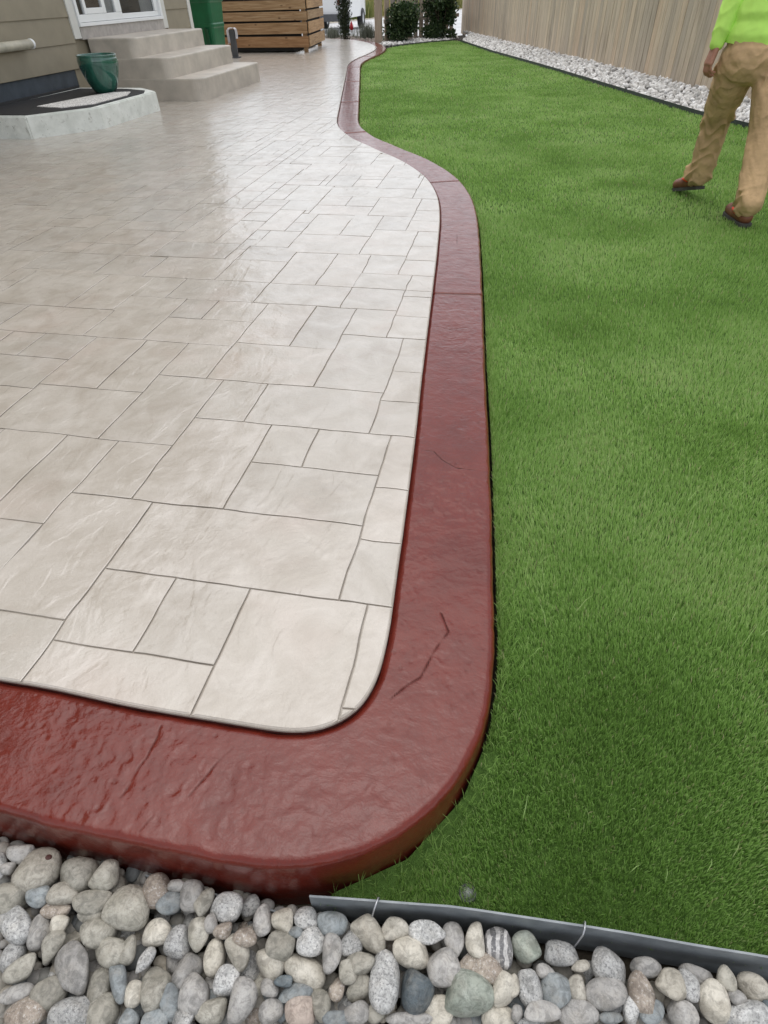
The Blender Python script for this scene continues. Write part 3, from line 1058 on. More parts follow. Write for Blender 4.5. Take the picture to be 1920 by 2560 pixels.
# long loose fibres lying on the pile
n = 90
x = .15 + rng.random(n) ** 1.2 * 1.0
y = .38 + rng.random(n) * 2.2
k = pip(x, y, LP)
x, y = x[k], y[k]
V, fl, ls, tt = blades(x, y, .05 + .05 * rng.random(len(x)), np.full(len(x), .0016), .9 + .06 * rng.random(len(x)), 1.5, lz(y) + .012, False)
Vs.append(V); Fs.append(fl + voff); Ls.append(ls + loff); Ts.append(tt)
voff += len(V); loff += len(fl)
# ragged taller fringe beside the kerb corner and the metal edging
pool = np.where((fine[:, 1] < 2.6) & (fine[:, 0] > -.34))[0]
s_ = pool[(rng.random(3000) ** 1.2 * len(pool)).astype(int)]
u_ = BW + .014 + np.abs(rng.normal(0, .028, len(s_)))
x, y = fine[s_, 0] + N_in[s_, 0] * u_, fine[s_, 1] + N_in[s_, 1] * u_
k = pip(x, y, LP)
x, y = x[k], y[k]
V, fl, ls, tt = blades(x, y, .030 + .022 * rng.random(len(x)), np.full(len(x), .0016), np.clip(rng.normal(.5, .22, len(x)), 0, 1), 1.25, lz(y), False)
Vs.append(V); Fs.append(fl + voff); Ls.append(ls + loff); Ts.append(tt)
voff += len(V); loff += len(fl)
me = np_mesh('grass', np.vstack(Vs), np.concatenate(Fs), np.concatenate(Ls), True, ('tint', np.concatenate(Ts)))
tag(link('grass', me, M_GRASS), 'short green artificial grass covering the lawn', 'grass', None, 'stuff')


# ------------------------------------------------------------------ gravel
def make_gravel(name, x, y, r, z, label, mat=M_GRAVEL):
    bmi = bmesh.new()
    bmesh.ops.create_icosphere(bmi, subdivisions=1, radius=1)
    bmi.verts.ensure_lookup_table()
    bv = np.array([v.co[:] for v in bmi.verts])
    bf = np.array([[v.index for v in f.verts] for f in bmi.faces])
    bmi.free()
    n = len(x)
    q = rng.normal(0, 1, (n, 4))
    q /= np.linalg.norm(q, axis=1)[:, None]
    a, b, c, d = q.T
    Rm = np.stack([1 - 2 * (c * c + d * d), 2 * (b * c - a * d), 2 * (b * d + a * c), 2 * (b * c + a * d), 1 - 2 * (b * b + d * d), 2 * (c * d - a * b), 2 * (b * d - a * c), 2 * (c * d + a * b), 1 - 2 * (b * b + c * c)], 1).reshape(-1, 3, 3)
    sc = r[:, None] * np.stack([.9 + .5 * rng.random(n), .75 + .3 * rng.random(n), .55 + .25 * rng.random(n)], 1)
    V = bv[None] * sc[:, None, :] * (1 + .16 * rng.normal(0, 1, (n, len(bv), 1)))
    V = np.einsum('nij,nkj->nki', Rm, V) + np.stack([x, y, z], 1)[:, None, :]
    F = bf[None] + (np.arange(n) * len(bv))[:, None, None]
    t = np.repeat(np.clip(rng.normal(.55, .26, n), 0, 1), len(bv))
    F = F.reshape(-1, 3)
    me = np_mesh(name, V.reshape(-1, 3), F.ravel(), np.arange(len(F)) * 3, True, ('tint', t))
    return tag(link(name, me, mat), label, 'gravel', None, 'stuff')


FENCE_A, FENCE_B = np.array([-2.15, 24.7]), np.array([5.6, .55])
FDIR = (FENCE_B - FENCE_A) / np.hypot(*(FENCE_B - FENCE_A))
FN = np.array([-FDIR[1], FDIR[0]]) * (1 if FDIR[0] < 0 else -1)     # towards the yard
if FN[0] > 0: FN = -FN
efar = np.array(EDGE_FAR[4:])


def edge_x(y): return np.interp(-y, -efar[:, 1], efar[:, 0])


def fence_x(y): return FENCE_A[0] + (FENCE_A[1] - y) / (FENCE_A[1] - FENCE_B[1]) * (FENCE_B[0] - FENCE_A[0])


sheet('gravel_bed', [(edge_x(y), y) for y in np.linspace(21.1, .5, 20)] + [(fence_x(y) + .05, y) for y in np.linspace(.5, 24.6, 6)] + [(-4.3, 20.3), (-3.45, 19.38), (-3.17, 20.04), (-2.57, 20.95), (-2.03, 21.48)], -.085, M_SOIL, 'soil strip under the gravel along the wooden fence')
n = 9000
y = 1.0 + 23.5 * rng.random(n) ** 1.0
xa, xb = edge_x(np.minimum(y, 21.0)), fence_x(y)
tt = rng.random(n)
x = xa + .03 + tt * (xb - xa - .03)
k = (y < 21.2) | (x > -2.0 - (y - 21.4) * .05)
x, y, tt = x[k], y[k], tt[k]
z = -.06 + .07 * tt + .02 * rng.random(len(x))
make_gravel('gravel', x, y, .026 + .022 * rng.random(len(x)) ** 2, z, 'pale grey gravel strip between the lawn edging and the wooden fence')
n = 1500
t_ = rng.random(n)
x = -3.9 + t_ * 1.75 + rng.normal(0, .05, n)
y = 19.75 + t_ * 2.0 + rng.random(n) * (.9 + .8 * t_)
make_gravel('gravel', x, y, .026 + .03 * rng.random(n) ** 2, -.06 + .03 * rng.random(n), 'pale gravel under the two dark bushes')
n = 1500
x = -8 + 4.1 * rng.random(n)
ypat = np.interp(x, np.array([p[0] for p in INNER[::-1]]), np.array([p[1] for p in INNER[::-1]]))
y = np.interp(x, [-8, -6.04, -5.2, -4.49, -4.04], [23.0, 22.5, 21.95, 20.95, 20.0]) + rng.random(n) * 1.6
make_gravel('gravel', x, y, .025 + .025 * rng.random(n), -.07 + .03 * rng.random(n), 'brownish gravel between the patio end and the street', simple('brown_gravel', (0.22, 0.185, 0.16), 0.9, 0.4, 6))
sheet('planting_bed', [(-9, 22.9), (-6.2, 22.45), (-5.3, 21.9), (-4.6, 20.95), (-4.2, 20.2), (-2.2, 24.6), (-9, 25.5)], -.1, M_SOIL, 'planting bed between the patio end and the street')


# ------------------------------------------------------------------ metal edging
def strip(name, pts, zt, zb, th, lean, mat, parent=None):
    P, _ = resample(np.array(pts, float), .05)
    T = np.gradient(P, axis=0)
    T /= np.hypot(*T.T)[:, None]
    N = np.stack([T[:, 1], -T[:, 0]], 1)
    o = P[0]
    V = []
    wob = (fbm(np.arange(len(P)) * .21, np.zeros(len(P)), 3, 2) - .5) * .004
    for k in range(len(P)):
        p, nn = P[k] - o, N[k]
        for dz, off in ((zt, 0), (zt, th), (zb, th + lean), (zb, lean)):
            q = p + nn * (off + wob[k])
            V.append((q[0], q[1], dz))
    F = []
    m = len(P)
    for k in range(m - 1):
        for j in range(4):
            F.append((k * 4 + j, k * 4 + (j + 1) % 4, k * 4 + 4 + (j + 1) % 4, k * 4 + 4 + j))
    F += [(3, 2, 1, 0), (m * 4 - 4, m * 4 - 3, m * 4 - 2, m * 4 - 1)]
    me = bpy.data.meshes.new(name)
    me.from_pydata(V, [], F)
    return link(name, me, mat, parent, (o[0], o[1], 0))


er = empty('metal_edging', (-.217, .293, -.15))
tag(er, 'grey galvanised edging strip between the lawn and the river rocks', 'edging')
e1 = strip('edging_strip', EDGE_NEAR, -.070, -.19, .0035, .005, M_METAL, er)
e1.location = Vector((0, 0, .15))
for hx, hy in ((-.096, .3045), (.264, .334)):
    bm = bmesh.new()
    add_tube(bm, [(hx + .004, hy + .010, -.115), (hx + .003, hy + .009, -.072), (hx + .002, hy + .006, -.0645), (hx, hy - .005, -.064), (hx - .002, hy - .012, -.070), (hx - .006, hy - .018, -.10), (hx - .014, hy - .027, -.145)], .0017, 7)
    h = link('hook', bm_mesh(bm, 'hook', True), M_WIRE, er)
    h.location = -er.location
ep = strip('metal_edging', [(-.56, .287), (-.45, .284), (-.30, .278), (-.19, .272)], -.148, -.20, .003, .004, M_METAL)
tag(ep, 'thin grey edging strip along the foot of the red border', 'edging')
ef = strip('metal_edging', [(x - .012, y) for x, y in EDGE_FAR[4:]][::-1], -.005, -.1, .006, 0, simple('dark_edging', (0.045, 0.05, 0.055), 0.5, 0.2, 8))
tag(ef, 'long dark edging strip between the lawn and the pale gravel', 'edging')
eb = strip('metal_edging', EDGE_FAR[:4], -.02, -.1, .006, 0, bpy.data.materials['dark_edging'])
tag(eb, 'short dark edging strip at the lawn end beside the bushes', 'edging')


# ================================================================== river rocks
def rock_base(seed):
    r = np.random.default_rng(seed)
    bmi = bmesh.new()
    bmesh.ops.create_icosphere(bmi, subdivisions=3, radius=1)
    V = np.array([v.co[:] for v in bmi.verts])
    e = r.uniform(2.0, 2.7)
    V = V / (np.abs(V) ** e).sum(1)[:, None] ** (1 / e)
    for k in range(r.integers(2, 8)):                       # worn flat facets
        d = r.normal(0, 1, 3)
        d /= np.linalg.norm(d)
        h = r.uniform(.58, .86)
        s = V @ d
        V -= np.clip(s - h, 0, 1)[:, None] * d * .8
    V[:, 1] *= 1 - r.uniform(0, .28) * (V[:, 0] * .5 + .5)   # egg taper
    V[:, 1] += r.uniform(-.15, .15) * V[:, 0] ** 2
    for k in range(3):
        f = r.normal(0, 1.6 + k, (3, 3))
        ph = r.uniform(0, 6, 3)
        V *= 1 + (.05 / (k + 1)) * np.sin(V @ f + ph).sum(1)[:, None] / 1.5
    for v, c in zip(bmi.verts, V): v.co = c
    for k in range(2):
        bmesh.ops.smooth_vert(bmi, verts=bmi.verts, factor=.35, use_axis_x=True, use_axis_y=True, use_axis_z=True)
    return bm_mesh(bmi, 'river_rock', True)


BASES = [rock_base(100 + i) for i in range(18)]
WITHMAT = {}


def base_for(i, m):
    if (i, m) not in WITHMAT:
        me = BASES[i].copy()
        me.materials.append(ROCKS[m])
        WITHMAT[(i, m)] = me
    return WITHMAT[(i, m)]


ROCKDATA = '''-756 259 43 38 10 c;-804 271 25 18 10 g;-678 262 35 32 2 k;-618 269 28 27 10 k;-680 221 28 20 10 c;-726 210 22 19 10 b;-778 203 32 29 175 k;-745 164 38 26 150 w;-696 161 27 19 108 g;-665 176 18 15 11 c;-685 197 24 13 11 t;-621 219 32 23 11 k;-616 199 23 12 11 k;-591 178 31 28 176 k;-549 222 41 38 171 k;-510 260 27 27 100 t;-479 244 23 19 10 b;-441 262 24 22 114 g;-476 273 18 11 11 g;-370 258 27 24 2 w;-412 255 23 14 70 k;-482 200 27 23 10 c;-436 192 25 23 97 w;-404 210 25 19 115 k;-368 185 25 20 95 c;-326 199 29 20 133 c;-483 157 21 13 71 w;-408 158 27 27 168 g;-600 125 43 31 137 g;-658 145 27 19 70 k;-693 105 25 19 42 k;-724 116 23 19 103 w;-516 121 31 14 128 b;-553 157 29 22 176 k;-521 166 21 15 101 k;-448 124 31 27 111 k;-480 111 18 16 105 c;-549 110 26 20 102 k;-628 87 28 25 11 k;-576 65 37 28 0 w;-523 75 29 28 38 k;-650 52 34 28 11 t;-681 74 25 15 19 g;-418 113 25 18 116 b;-379 129 28 26 95 g;-330 157 23 23 0 w;-343 117 27 19 11 k;-296 136 32 24 85 g;-428 85 23 15 10 b;-474 78 18 16 148 b;-383 95 20 12 10 w;-832 243 27 12 127 w;-810 242 13 12 11 g;-319 219 22 14 11 t;-362 223 17 13 10 t;-388 228 15 13 114 g;-297 250 25 18 110 g;-258 255 21 20 108 c;-221 272 23 18 11 w;-170 272 29 19 10 b;-105 264 34 22 145 c;-58 280 24 20 11 c;-1 286 33 20 3 w;47 284 27 20 102 g;84 293 27 18 94 c;125 285 32 22 99 s;-26 254 35 23 2 c;34 239 31 26 116 g;97 253 36 26 178 t;-64 204 39 25 94 w;-11 204 30 29 80 d;77 211 41 32 3 n;-203 198 37 23 163 c;-267 195 26 25 121 c;-254 220 23 22 10 k;-203 236 26 21 10 w;-161 224 30 18 99 g;-132 245 23 18 122 w;-108 221 24 20 37 k;-105 189 21 19 78 k;-141 182 17 15 103 t;-209 163 27 16 18 b;-255 161 15 15 11 g;-193 142 30 21 11 p;-162 156 23 17 118 k;-243 131 19 17 10 g;-132 142 23 13 10 b;-101 158 21 16 11 g;-69 162 15 14 11 k;32 185 23 21 11 c;-15 164 36 10 11 g;135 228 25 19 70 c;131 195 25 18 10 c;-127 207 19 16 104 k;-232 244 14 9 10 b;-233 174 16 9 11 d;174 296 26 23 122 n;233 298 33 19 4 w;312 292 36 27 151 w;179 243 28 20 100 w;225 247 27 26 89 b;303 255 31 26 11 g;361 266 29 23 89 t;370 305 24 15 11 g;409 286 25 25 10 c;440 292 23 16 91 w;456 310 28 16 2 g;474 277 28 26 90 c;503 311 18 16 77 k;548 308 24 22 11 c;513 289 14 12 10 g;525 271 37 20 11 w;424 254 21 20 173 g;376 245 23 15 25 b;340 240 18 15 103 w;264 284 16 10 20 c;257 255 19 17 87 c;258 223 30 20 10 g;198 212 28 16 10 g;183 198 23 7 10 w;309 225 18 10 10 b;153 238 17 8 92 c;205 269 15 11 12 g;157 202 11 10 90 g;561 286 10 9 11 d'''
CN = {'c': 'cream', 'k': 'khaki grey', 'g': 'plain grey', 'w': 'white speckled granite', 'b': 'blue grey', 'd': 'dark slate blue', 'n': 'pale green grey', 't': 'brown grey', 'p': 'pinkish beige', 's': 'black and white striped'}


def rock_label(m, a, b):
    shape = 'long' if a / b > 1.5 else ('oval' if a / b > 1.18 else 'round')
    size = 'large' if a * b > .0013 else ('small' if a * b < .0006 else 'medium')
    return f'{size} {shape} {CN[m]} river rock in the bed', f'{size} {shape} {CN[m]} rocks'


def put_rock(x, y, z, a, b, c, ang, m, label=None):
    o = link('river_rock', base_for(random.randrange(18), m), None, None, (x, y, z), (random.uniform(-.25, .25), random.uniform(-.25, .25), ang + (math.pi if random.random() < .5 else 0)))
    o.scale = (a, b, c)
    l, g = rock_label(m, a, b)
    tag(o, label or l, 'rock', None if label else g)
    return o


SPECIAL = {0: 'cream river rock with a dark red paint spot by the red border', 14: 'biggest khaki grey rock in the bed below the red border', 28: 'large smooth oval pale grey rock lying flat among khaki ones',
           70: 'dark slate blue rounded rock beside a long pale granite one', 71: 'broad pale green grey rock beside the dark slate blue one', 69: 'long tapered white granite rock beside the dark blue one',
           65: 'black and white striped rock standing against the metal edging', 96: 'smooth green grey egg rock against the metal edging',
           98: 'large slanting white speckled granite rock next to the wire hook', 83: 'round pinkish beige rock among grey ones', 58: 'white granite round rock at the end of the metal edging',
           100: 'blue grey rock just below the white speckled oval near the wire hook'}
ROCKXY = []
for k, t in enumerate(ROCKDATA.split(';')):
    q = t.split()
    x, y, a, b, an = [float(v) for v in q[:5]]
    x, y, a, b = x / 1000, y / 1000, a / 1000 * 1.13, b / 1000 * 1.13
    c = min(b * random.uniform(.72, .95), .034)
    big = a * b / .001
    z = -.112 - c * .75 + .006 * (min(big, 2) - 1) + random.uniform(-.006, .004) + (.018 if y > .20 else 0.004)
    ylim = .286 if x < -.2 else np.interp(x, [p[0] for p in EDGE_NEAR], [p[1] for p in EDGE_NEAR]) - .009
    ext = math.hypot(a * math.sin(rad(an)), b * math.cos(rad(an)))
    y = min(y, ylim - ext * .86)
    ro = put_rock(x, y, z, a, b, c, rad(an), q[5], SPECIAL.get(k))
    if k == 0:                                   # a splash of the border's red sealer
        vs = np.array([v.co[:] for v in ro.data.vertices])
        sg = 1 if abs(ro.rotation_euler.z - rad(an)) < 1 else -1
        pv = vs[np.argmax(vs @ np.array([.5 * sg, .35 * sg, .8]))]
        bm = bmesh.new()
        bmesh.ops.create_icosphere(bm, subdivisions=2, radius=.15, matrix=Matrix.Translation(Vector(pv) * .94))
        link('paint_spot', bm_mesh(bm, 'paint_spot', True), M_LIP, ro)
    ROCKXY.append((x, y, max(a, b)))
RXY = np.array(ROCKXY)
# rocks glimpsed between them, one layer down
keys = list('ckgwbt')
fill = []
for k in range(4000):
    x, y = random.uniform(-1.02, .82), random.uniform(-.06, .30)
    r = random.uniform(.014, .027)
    ylim = .292 if x < -.2 else np.interp(x, [p[0] for p in EDGE_NEAR], [p[1] for p in EDGE_NEAR]) - .026
    if y + r > ylim: continue
    if fill and (np.hypot(np.array(fill)[:, 0] - x, np.array(fill)[:, 1] - y) < .034).any(): continue
    fill.append((x, y, r))
iv = np.array([in_view_px(np.array([f[0]]), np.array([f[1]]), 0)[0] for f in fill])
gap = np.array([(np.hypot(RXY[:, 0] - f[0], RXY[:, 1] - f[1]) - RXY[:, 2] * .85).min() for f in fill])
order = np.argsort(-gap)
n_ind = 0
rest = []
for i in order:
    x, y, r = fill[i]
    cover = gap[i] < -.012
    z = -.160 - .01 * random.random() if gap[i] < .02 else -.150 + random.uniform(-.006, .01)
    if y > .245 and x < -.2: z = -.138
    if iv[i] and not cover and n_ind < 150:
        sc_ = 1.25 if gap[i] > .012 else 1.0
        put_rock(x, y, z, r * sc_ * random.uniform(1, 1.45), r * sc_, r * sc_ * random.uniform(.7, .95), random.uniform(0, 3.14), random.choice(keys))
        n_ind += 1
    else:
        rest.append((x, y, r, z))
for k in range(2600):                              # the bed goes on outside the picture
    x, y = random.uniform(-2.4, 2.6), random.uniform(-.75, .27)
    if -1.04 < x < .84 and y > -.08: continue
    rest.append((x, y, random.uniform(.02, .036), -.15 + .035 * random.random()))
for k in range(2300):                              # chips and small pebbles deep in the gaps
    x, y = random.uniform(-1.04, .84), random.uniform(-.08, .292)
    if x > -.2 and y > np.interp(x, [p[0] for p in EDGE_NEAR], [p[1] for p in EDGE_NEAR]) - .022: continue
    rest.append((x, y, random.uniform(.007, .016), -.172 + .018 * random.random()))
ra = np.array(rest)
M_PEB = MT('mixed_river_stone', 0.65, 0.4, world=True)
c = M_PEB.ramp(M_PEB.attr('tint'), [(0, (0.15, 0.165, 0.17)), (0.3, (0.27, 0.25, 0.21)), (0.55, (0.30, 0.29, 0.275)), (0.8, (0.40, 0.36, 0.29)), (1, (0.47, 0.46, 0.44))])
c = M_PEB.mix(0.5, c, M_PEB.ramp(M_PEB.noise(110, 4, .7), [(0.35, 0.55), (0.65, 1.15)]), 'MULTIPLY')
M_PEB = M_PEB.done(c, normal=M_PEB.bump(M_PEB.noise(60, 5), 0.5, 0.005))
V0 = np.array([v.co[:] for v in BASES[3].vertices])
bmi = bmesh.new()
bmesh.ops.create_icosphere(bmi, subdivisions=2, radius=1)
V0 = np.array([v.co[:] for v in bmi.verts])
F0 = np.array([[v.index for v in f.verts] for f in bmi.faces])
bmi.free()
n = len(ra)
ang = rng.random(n) * 6.283
sc = ra[:, 2][:, None] * np.stack([1 + .4 * rng.random(n), np.ones(n), .65 + .25 * rng.random(n)], 1)
V = V0[None] * sc[:, None, :] * (1 + .05 * rng.normal(0, 1, (n, 1, 1)))
ca, sa = np.cos(ang)[:, None], np.sin(ang)[:, None]
V = np.stack([V[..., 0] * ca - V[..., 1] * sa + ra[:, 0][:, None], V[..., 0] * sa + V[..., 1] * ca + ra[:, 1][:, None], V[..., 2] + ra[:, 3][:, None]], -1)
F = (F0[None] + (np.arange(n) * len(V0))[:, None, None]).reshape(-1, 3)
me = np_mesh('pebbles', V.reshape(-1, 3), F.ravel(), np.arange(len(F)) * 3, True, ('tint', np.repeat(rng.random(n), len(V0))))
tag(link('pebbles', me, M_PEB), 'river pebbles filling the bed under the larger rocks', 'pebbles', None, 'stuff')

# clear round light lens in the lawn beside the edging
lt = empty('garden_light', (.066, .366, -.146))
lt.scale = (.78, .78, .9)
tag(lt, 'small clear round garden light sunk in the grass beside the metal edging', 'light')
link('collar', lathe([(.012, -.03), (.021, -.03), (.021, .018), (.016, .020), (.016, .012), (0.0005, .012)], 28), M_GREYP, lt)
tg = MT('clear_lens', 0.05, 0.5)
tg.b.inputs['Transmission Weight'].default_value = 0.85
tg.b.inputs['Base Color'].default_value = (0.85, 0.87, 0.88, 1)
link('lens', lathe([(.0155, .0125), (.0150, .020), (.011, .027), (.006, .030), (.0005, .031)], 28), tg.m, lt)

# ================================================================== house
XW = -5.9
house = empty('house', (XW, 8.0, 0))
tag(house, 'house wall of brown lap siding with a white sliding door', 'house')


def hpart(name, lo, hi, mat, parent=house, bev=.004, jit=0):
    o = box(name, lo, hi, mat, None, bev, jit)
    o.parent = parent
    base = parent.location if parent is house else parent.location + house.location
    o.location = o.location - base
    return o


hpart('wall', (XW - 6, -3, .02), (XW - .03, 12.60, 5.6), M_SIDING, bev=0)
DY0, DY1 = 9.03, 11.75


def plank_mesh(L):
    bm = bmesh.new()
    # wedge-shaped lap board: thick at the bottom edge
    pr = [(-.03, 0), (.012, 0), (.014, .004), (.002, .268), (-.03, .268)]
    a = [bm.verts.new((x, -L / 2, z)) for x, z in pr]
    b = [bm.verts.new((x, L / 2, z)) for x, z in pr]
    for i in range(5):
        j = (i + 1) % 5
        bm.faces.new((a[i], a[j], b[j], b[i]))
    bm.faces.new(a[::-1])
    bm.faces.new(b)
    return bm_mesh(bm, 'plank')


PMS = {}
z = .402
while z < 5.3:
    segs = [(-3, 2.9), (2.906, DY0 - .002), (DY1 + .002, 12.62)] if z < 2.9 else [(-3, 4.1), (4.106, 12.62)]
    for ya, yb in segs:
        L = round(yb - ya, 3)
        if L not in PMS:
            PMS[L] = plank_mesh(L)
            PMS[L].materials.append(M_SIDING)
        o = link('plank', PMS[L], None, house)
        o.location = Vector((XW, (ya + yb) / 2, z)) - house.location
    z += .2645
hpart('foundation', (XW - .2, -3, -.02), (XW - .012, 8.86, .398), M_FOUND)
hpart('foundation', (XW - .2, 8.864, -.02), (XW - .008, 12.58, .399), M_SIDING)
hpart('base_strip', (XW - .011, -3, .190), (XW + .02, 8.80, .232), M_BLACK)
hpart('corner_trim', (XW - .05, 12.624, .40), (XW + .022, 12.735, 5.5), M_TRIM)
hpart('roof', (XW - 6.4, -3.5, 5.62), (XW + .55, 13.2, 5.8), M_GREYP)
# door surround and sliding door
hpart('door_trim', (XW - .02, DY0, .705), (XW + .026, 9.185, 3.0), M_TRIM)
hpart('door_trim', (XW - .02, 11.60, .705), (XW + .026, DY1, 3.0), M_TRIM)
hpart('door_trim', (XW - .02, 9.187, 2.86), (XW + .024, 11.598, 3.0), M_TRIM)
hpart('door_sill', (XW - .05, 9.187, .69), (XW + .030, 11.598, .822), M_SILL, jit=.004)
door = empty('sliding_door', (0, 0, 0))
door.parent = house
door.location = Vector((XW, 10.4, .82)) - house.location
tg = MT('door_glass', 0.03, 0.5)
tg.b.inputs['Base Color'].default_value = (0.9, 0.92, 0.92, 1)
tg.b.inputs['Transmission Weight'].default_value = 1.0
tg.b.inputs['IOR'].default_value = 1.3
M_GLASS = tg.m


def dpart(name, y0, y1, z0, z1, x0, x1, mat, bev=.004):
    return hpart(name, (XW + x0, y0, z0), (XW + x1, y1, z1), mat, door, bev)


dpart('frame', 9.19, 11.595, .824, .862, -.06, .052, M_WHITE)
dpart('frame', 9.19, 9.235, .864, 2.85, -.06, .046, M_WHITE)
dpart('frame', 11.535, 11.595, .864, 2.85, -.06, .046, M_WHITE)
dpart('sash', 9.237, 10.36, .866, .945, -.01, .034, M_WHITE)
dpart('sash', 10.20, 10.36, .947, 2.84, -.01, .034, M_WHITE)
dpart('sash', 9.237, 9.262, .947, 2.84, -.01, .034, M_WHITE)
dpart('sash', 10.362, 11.533, .866, .926, -.045, .008, M_WHITE)
dpart('sash', 11.43, 11.533, .928, 2.84, -.045, .008, M_WHITE)
dpart('pet_door_frame', 9.40, 9.46, .947, 2.0, -.008, .036, M_WHITE)
dpart('pet_door_frame', 9.86, 9.94, .947, 2.0, -.008, .036, M_WHITE)
dpart('pet_door_frame', 9.462, 9.858, .947, 1.008, -.008, .036, M_WHITE)
dpart('pane', 9.264, 9.398, .947, 2.84, .008, .013, M_GLASS, 0)
dpart('pane', 9.462, 9.858, 1.010, 2.0, .008, .013, M_GLASS, 0)
dpart('pane', 9.942, 10.198, .947, 2.84, .008, .013, M_GLASS, 0)
dpart('pane', 10.362, 11.428, .928, 2.84, -.022, -.017, M_GLASS, 0)
dpart('room_backing', 9.237, 11.53, .866, 2.84, -.028, -.0262, M_DARK, 0)
dpart('curtain', 10.0, 10.197, .95, 2.8, -.020, -.006, M_CURTAIN, 0)
dpart('curtain', 9.266, 9.38, .95, 2.8, -.020, -.006, M_DARK, 0)
dpart('room_panel', 9.464, 9.856, 1.012, 2.0, -.020, -.006, M_BROWNROOM, 0)
bl = dpart('curtain', 11.02, 11.40, .93, 2.8, -.0258, -.0235, M_CURTAIN, 0)

# pipe along the siding
pp = empty('wall_pipe', (-5.80, 8.0, .72))
tag(pp, 'cream plastic pipe with a white end running along the brown siding', 'pipe')
bm = bmesh.new()
add_tube(bm, [(0, -6, 0), (0, -3, .002), (0, -.02, 0)], .046, 20)
link('tube', bm_mesh(bm, 'tube', True), M_PIPE, pp)
me = lathe([(.0005, 0), (.047, 0), (.05, .006), (.05, .03), (.047, .036), (.0005, .036)], 24)
o = link('end_cap', me, M_WHITE, pp, (0, -.03, 0), (-math.pi / 2, 0, 0))
for yy in (-1.6, -4.0):
    o = box('bracket', (-.1, yy, -.055), (-.0, yy + .03, .055), M_PIPE, pp, .003)

# concrete pad
PADB = [(-5.94, 6.50), (-5.10, 6.53), (-4.62, 7.17), (-4.60, 8.50), (-4.98, 8.84), (-5.94, 8.84)]
bm = bmesh.new()
bt = [bm.verts.new((x, y, -.02)) for x, y in PADB]
cxp, cyp = -5.3, 7.7
tp = [bm.verts.new((x + (cxp - x) * .008, y + (cyp - y) * .008, .205)) for x, y in PADB]
for i in range(6):
    j = (i + 1) % 6
    bm.faces.new((bt[i], bt[j], tp[j], tp[i]))
bm.faces.new(tp)
bmesh.ops.bevel(bm, geom=[e for e in bm.edges if all(v.co.z > .1 for v in e.verts)] + [e for e in bm.edges if abs(e.verts[0].co.z - e.verts[1].co.z) > .1], offset=.012, segments=2, affect='EDGES')
tag(link('concrete_pad', bm_mesh(bm, 'concrete_pad'), M_PAD), 'pale raw concrete pad with cut corners against the house', 'pad')


def flat(name, pts, z0, z1, mat, label, cat):
    c = np.mean(np.array(pts), axis=0)
    bm = bmesh.new()
    a = [bm.verts.new((x - c[0], y - c[1], 0)) for x, y in pts]
    b = [bm.verts.new((x - c[0], y - c[1], z1 - z0)) for x, y in pts]
    for i in range(len(pts)):
        j = (i + 1) % len(pts)
        bm.faces.new((a[i], a[j], b[j], b[i]))
    bm.faces.new(b)
    bm.faces.new(a[::-1])
    bmesh.ops.bevel(bm, geom=[e for e in bm.edges if e.verts[0].co.z > 1e-4 and e.verts[1].co.z > 1e-4], offset=.002, segments=1, affect='EDGES')
    return tag(link(name, bm_mesh(bm, name), mat, None, (c[0], c[1], z0)), label, cat)


flat('floor_mat', [(-5.87, 6.56), (-5.12, 6.58), (-4.70, 7.14), (-4.66, 8.28), (-4.76, 8.50), (-5.1, 8.66), (-5.8, 8.70)], .2055, .2125, M_BLACK, 'black rubber mat covering the concrete pad', 'mat')
flat('doormat', [(-5.34, 7.10), (-4.99, 7.02), (-4.76, 7.30), (-4.74, 8.02), (-4.85, 8.30), (-5.05, 8.26), (-5.18, 7.95)], .2128, .222, mat_doormat(), 'cream doormat with a dark scroll pattern on the black mat', 'doormat')

# glazed pot
pot = empty('planter_pot', (-5.20, 8.32, .2128))
tag(pot, 'glossy dark green glazed planter pot on the concrete pad', 'pot')
prof = [(.0005, 0), (.118, 0), (.128, .004), (.157, .05), (.196, .13), (.224, .21), (.240, .275), (.245, .32), (.240, .350), (.236, .362), (.240, .370), (.240, .379), (.234, .384), (.226, .380), (.222, .36), (.215, .30), (.16, .10), (.0005, .09)]
link('body', lathe([(r * .98, z) for r, z in prof], 64), M_POT, pot)
me = lathe([(.0005, .27), (.208, .27)], 32)
link('soil', me, M_SOIL, pot)

# ------------------------------------------------------------------ steps
steps = empty('concrete_steps', (-5.1, 10.4, 0))
tag(steps, 'three smooth beige concrete steps up to the sliding door', 'steps')


def step_mesh(x0, x1, y0, y1, z0, z1, r):
    bm = bmesh.new()
    pts = [(x0, y0)]
    for k in range(9):
        a = -math.pi / 2 + k * math.pi / 16
        pts.append((x1 - r + r * math.cos(a), y0 + r + r * math.sin(a)))
    pts += [(x1, y1), (x0, y1)]
    rings = []
    for zz, ins in ((z0, 0), (z1 - .018, 0), (z1 - .006, .004), (z1 - .0, .016)):
        P = offset_poly(pts, [ins] * len(pts)) if ins else pts
        rings.append([bm.verts.new((p[0] + 5.1, p[1] - 10.4, zz)) for p in P])
    for A, B in zip(rings[:-1], rings[1:]):
        for i in range(len(A)):
            j = (i + 1) % len(A)
            bm.faces.new((A[i], A[j], B[j], B[i]))
    bm.faces.new(rings[-1])
    return bm_mesh(bm, 'step')


link('step', step_mesh(-5.88, -4.33, 9.30, 11.56, -.02, .257, .16), M_STEPS, steps)
link('step', step_mesh(-5.88, -4.75, 9.303, 11.53, .2, .487, .13), M_STEPS, steps)
link('step', step_mesh(-5.88, -5.2, 9.306, 11.54, .4, .700, .11), M_STEPS, steps)

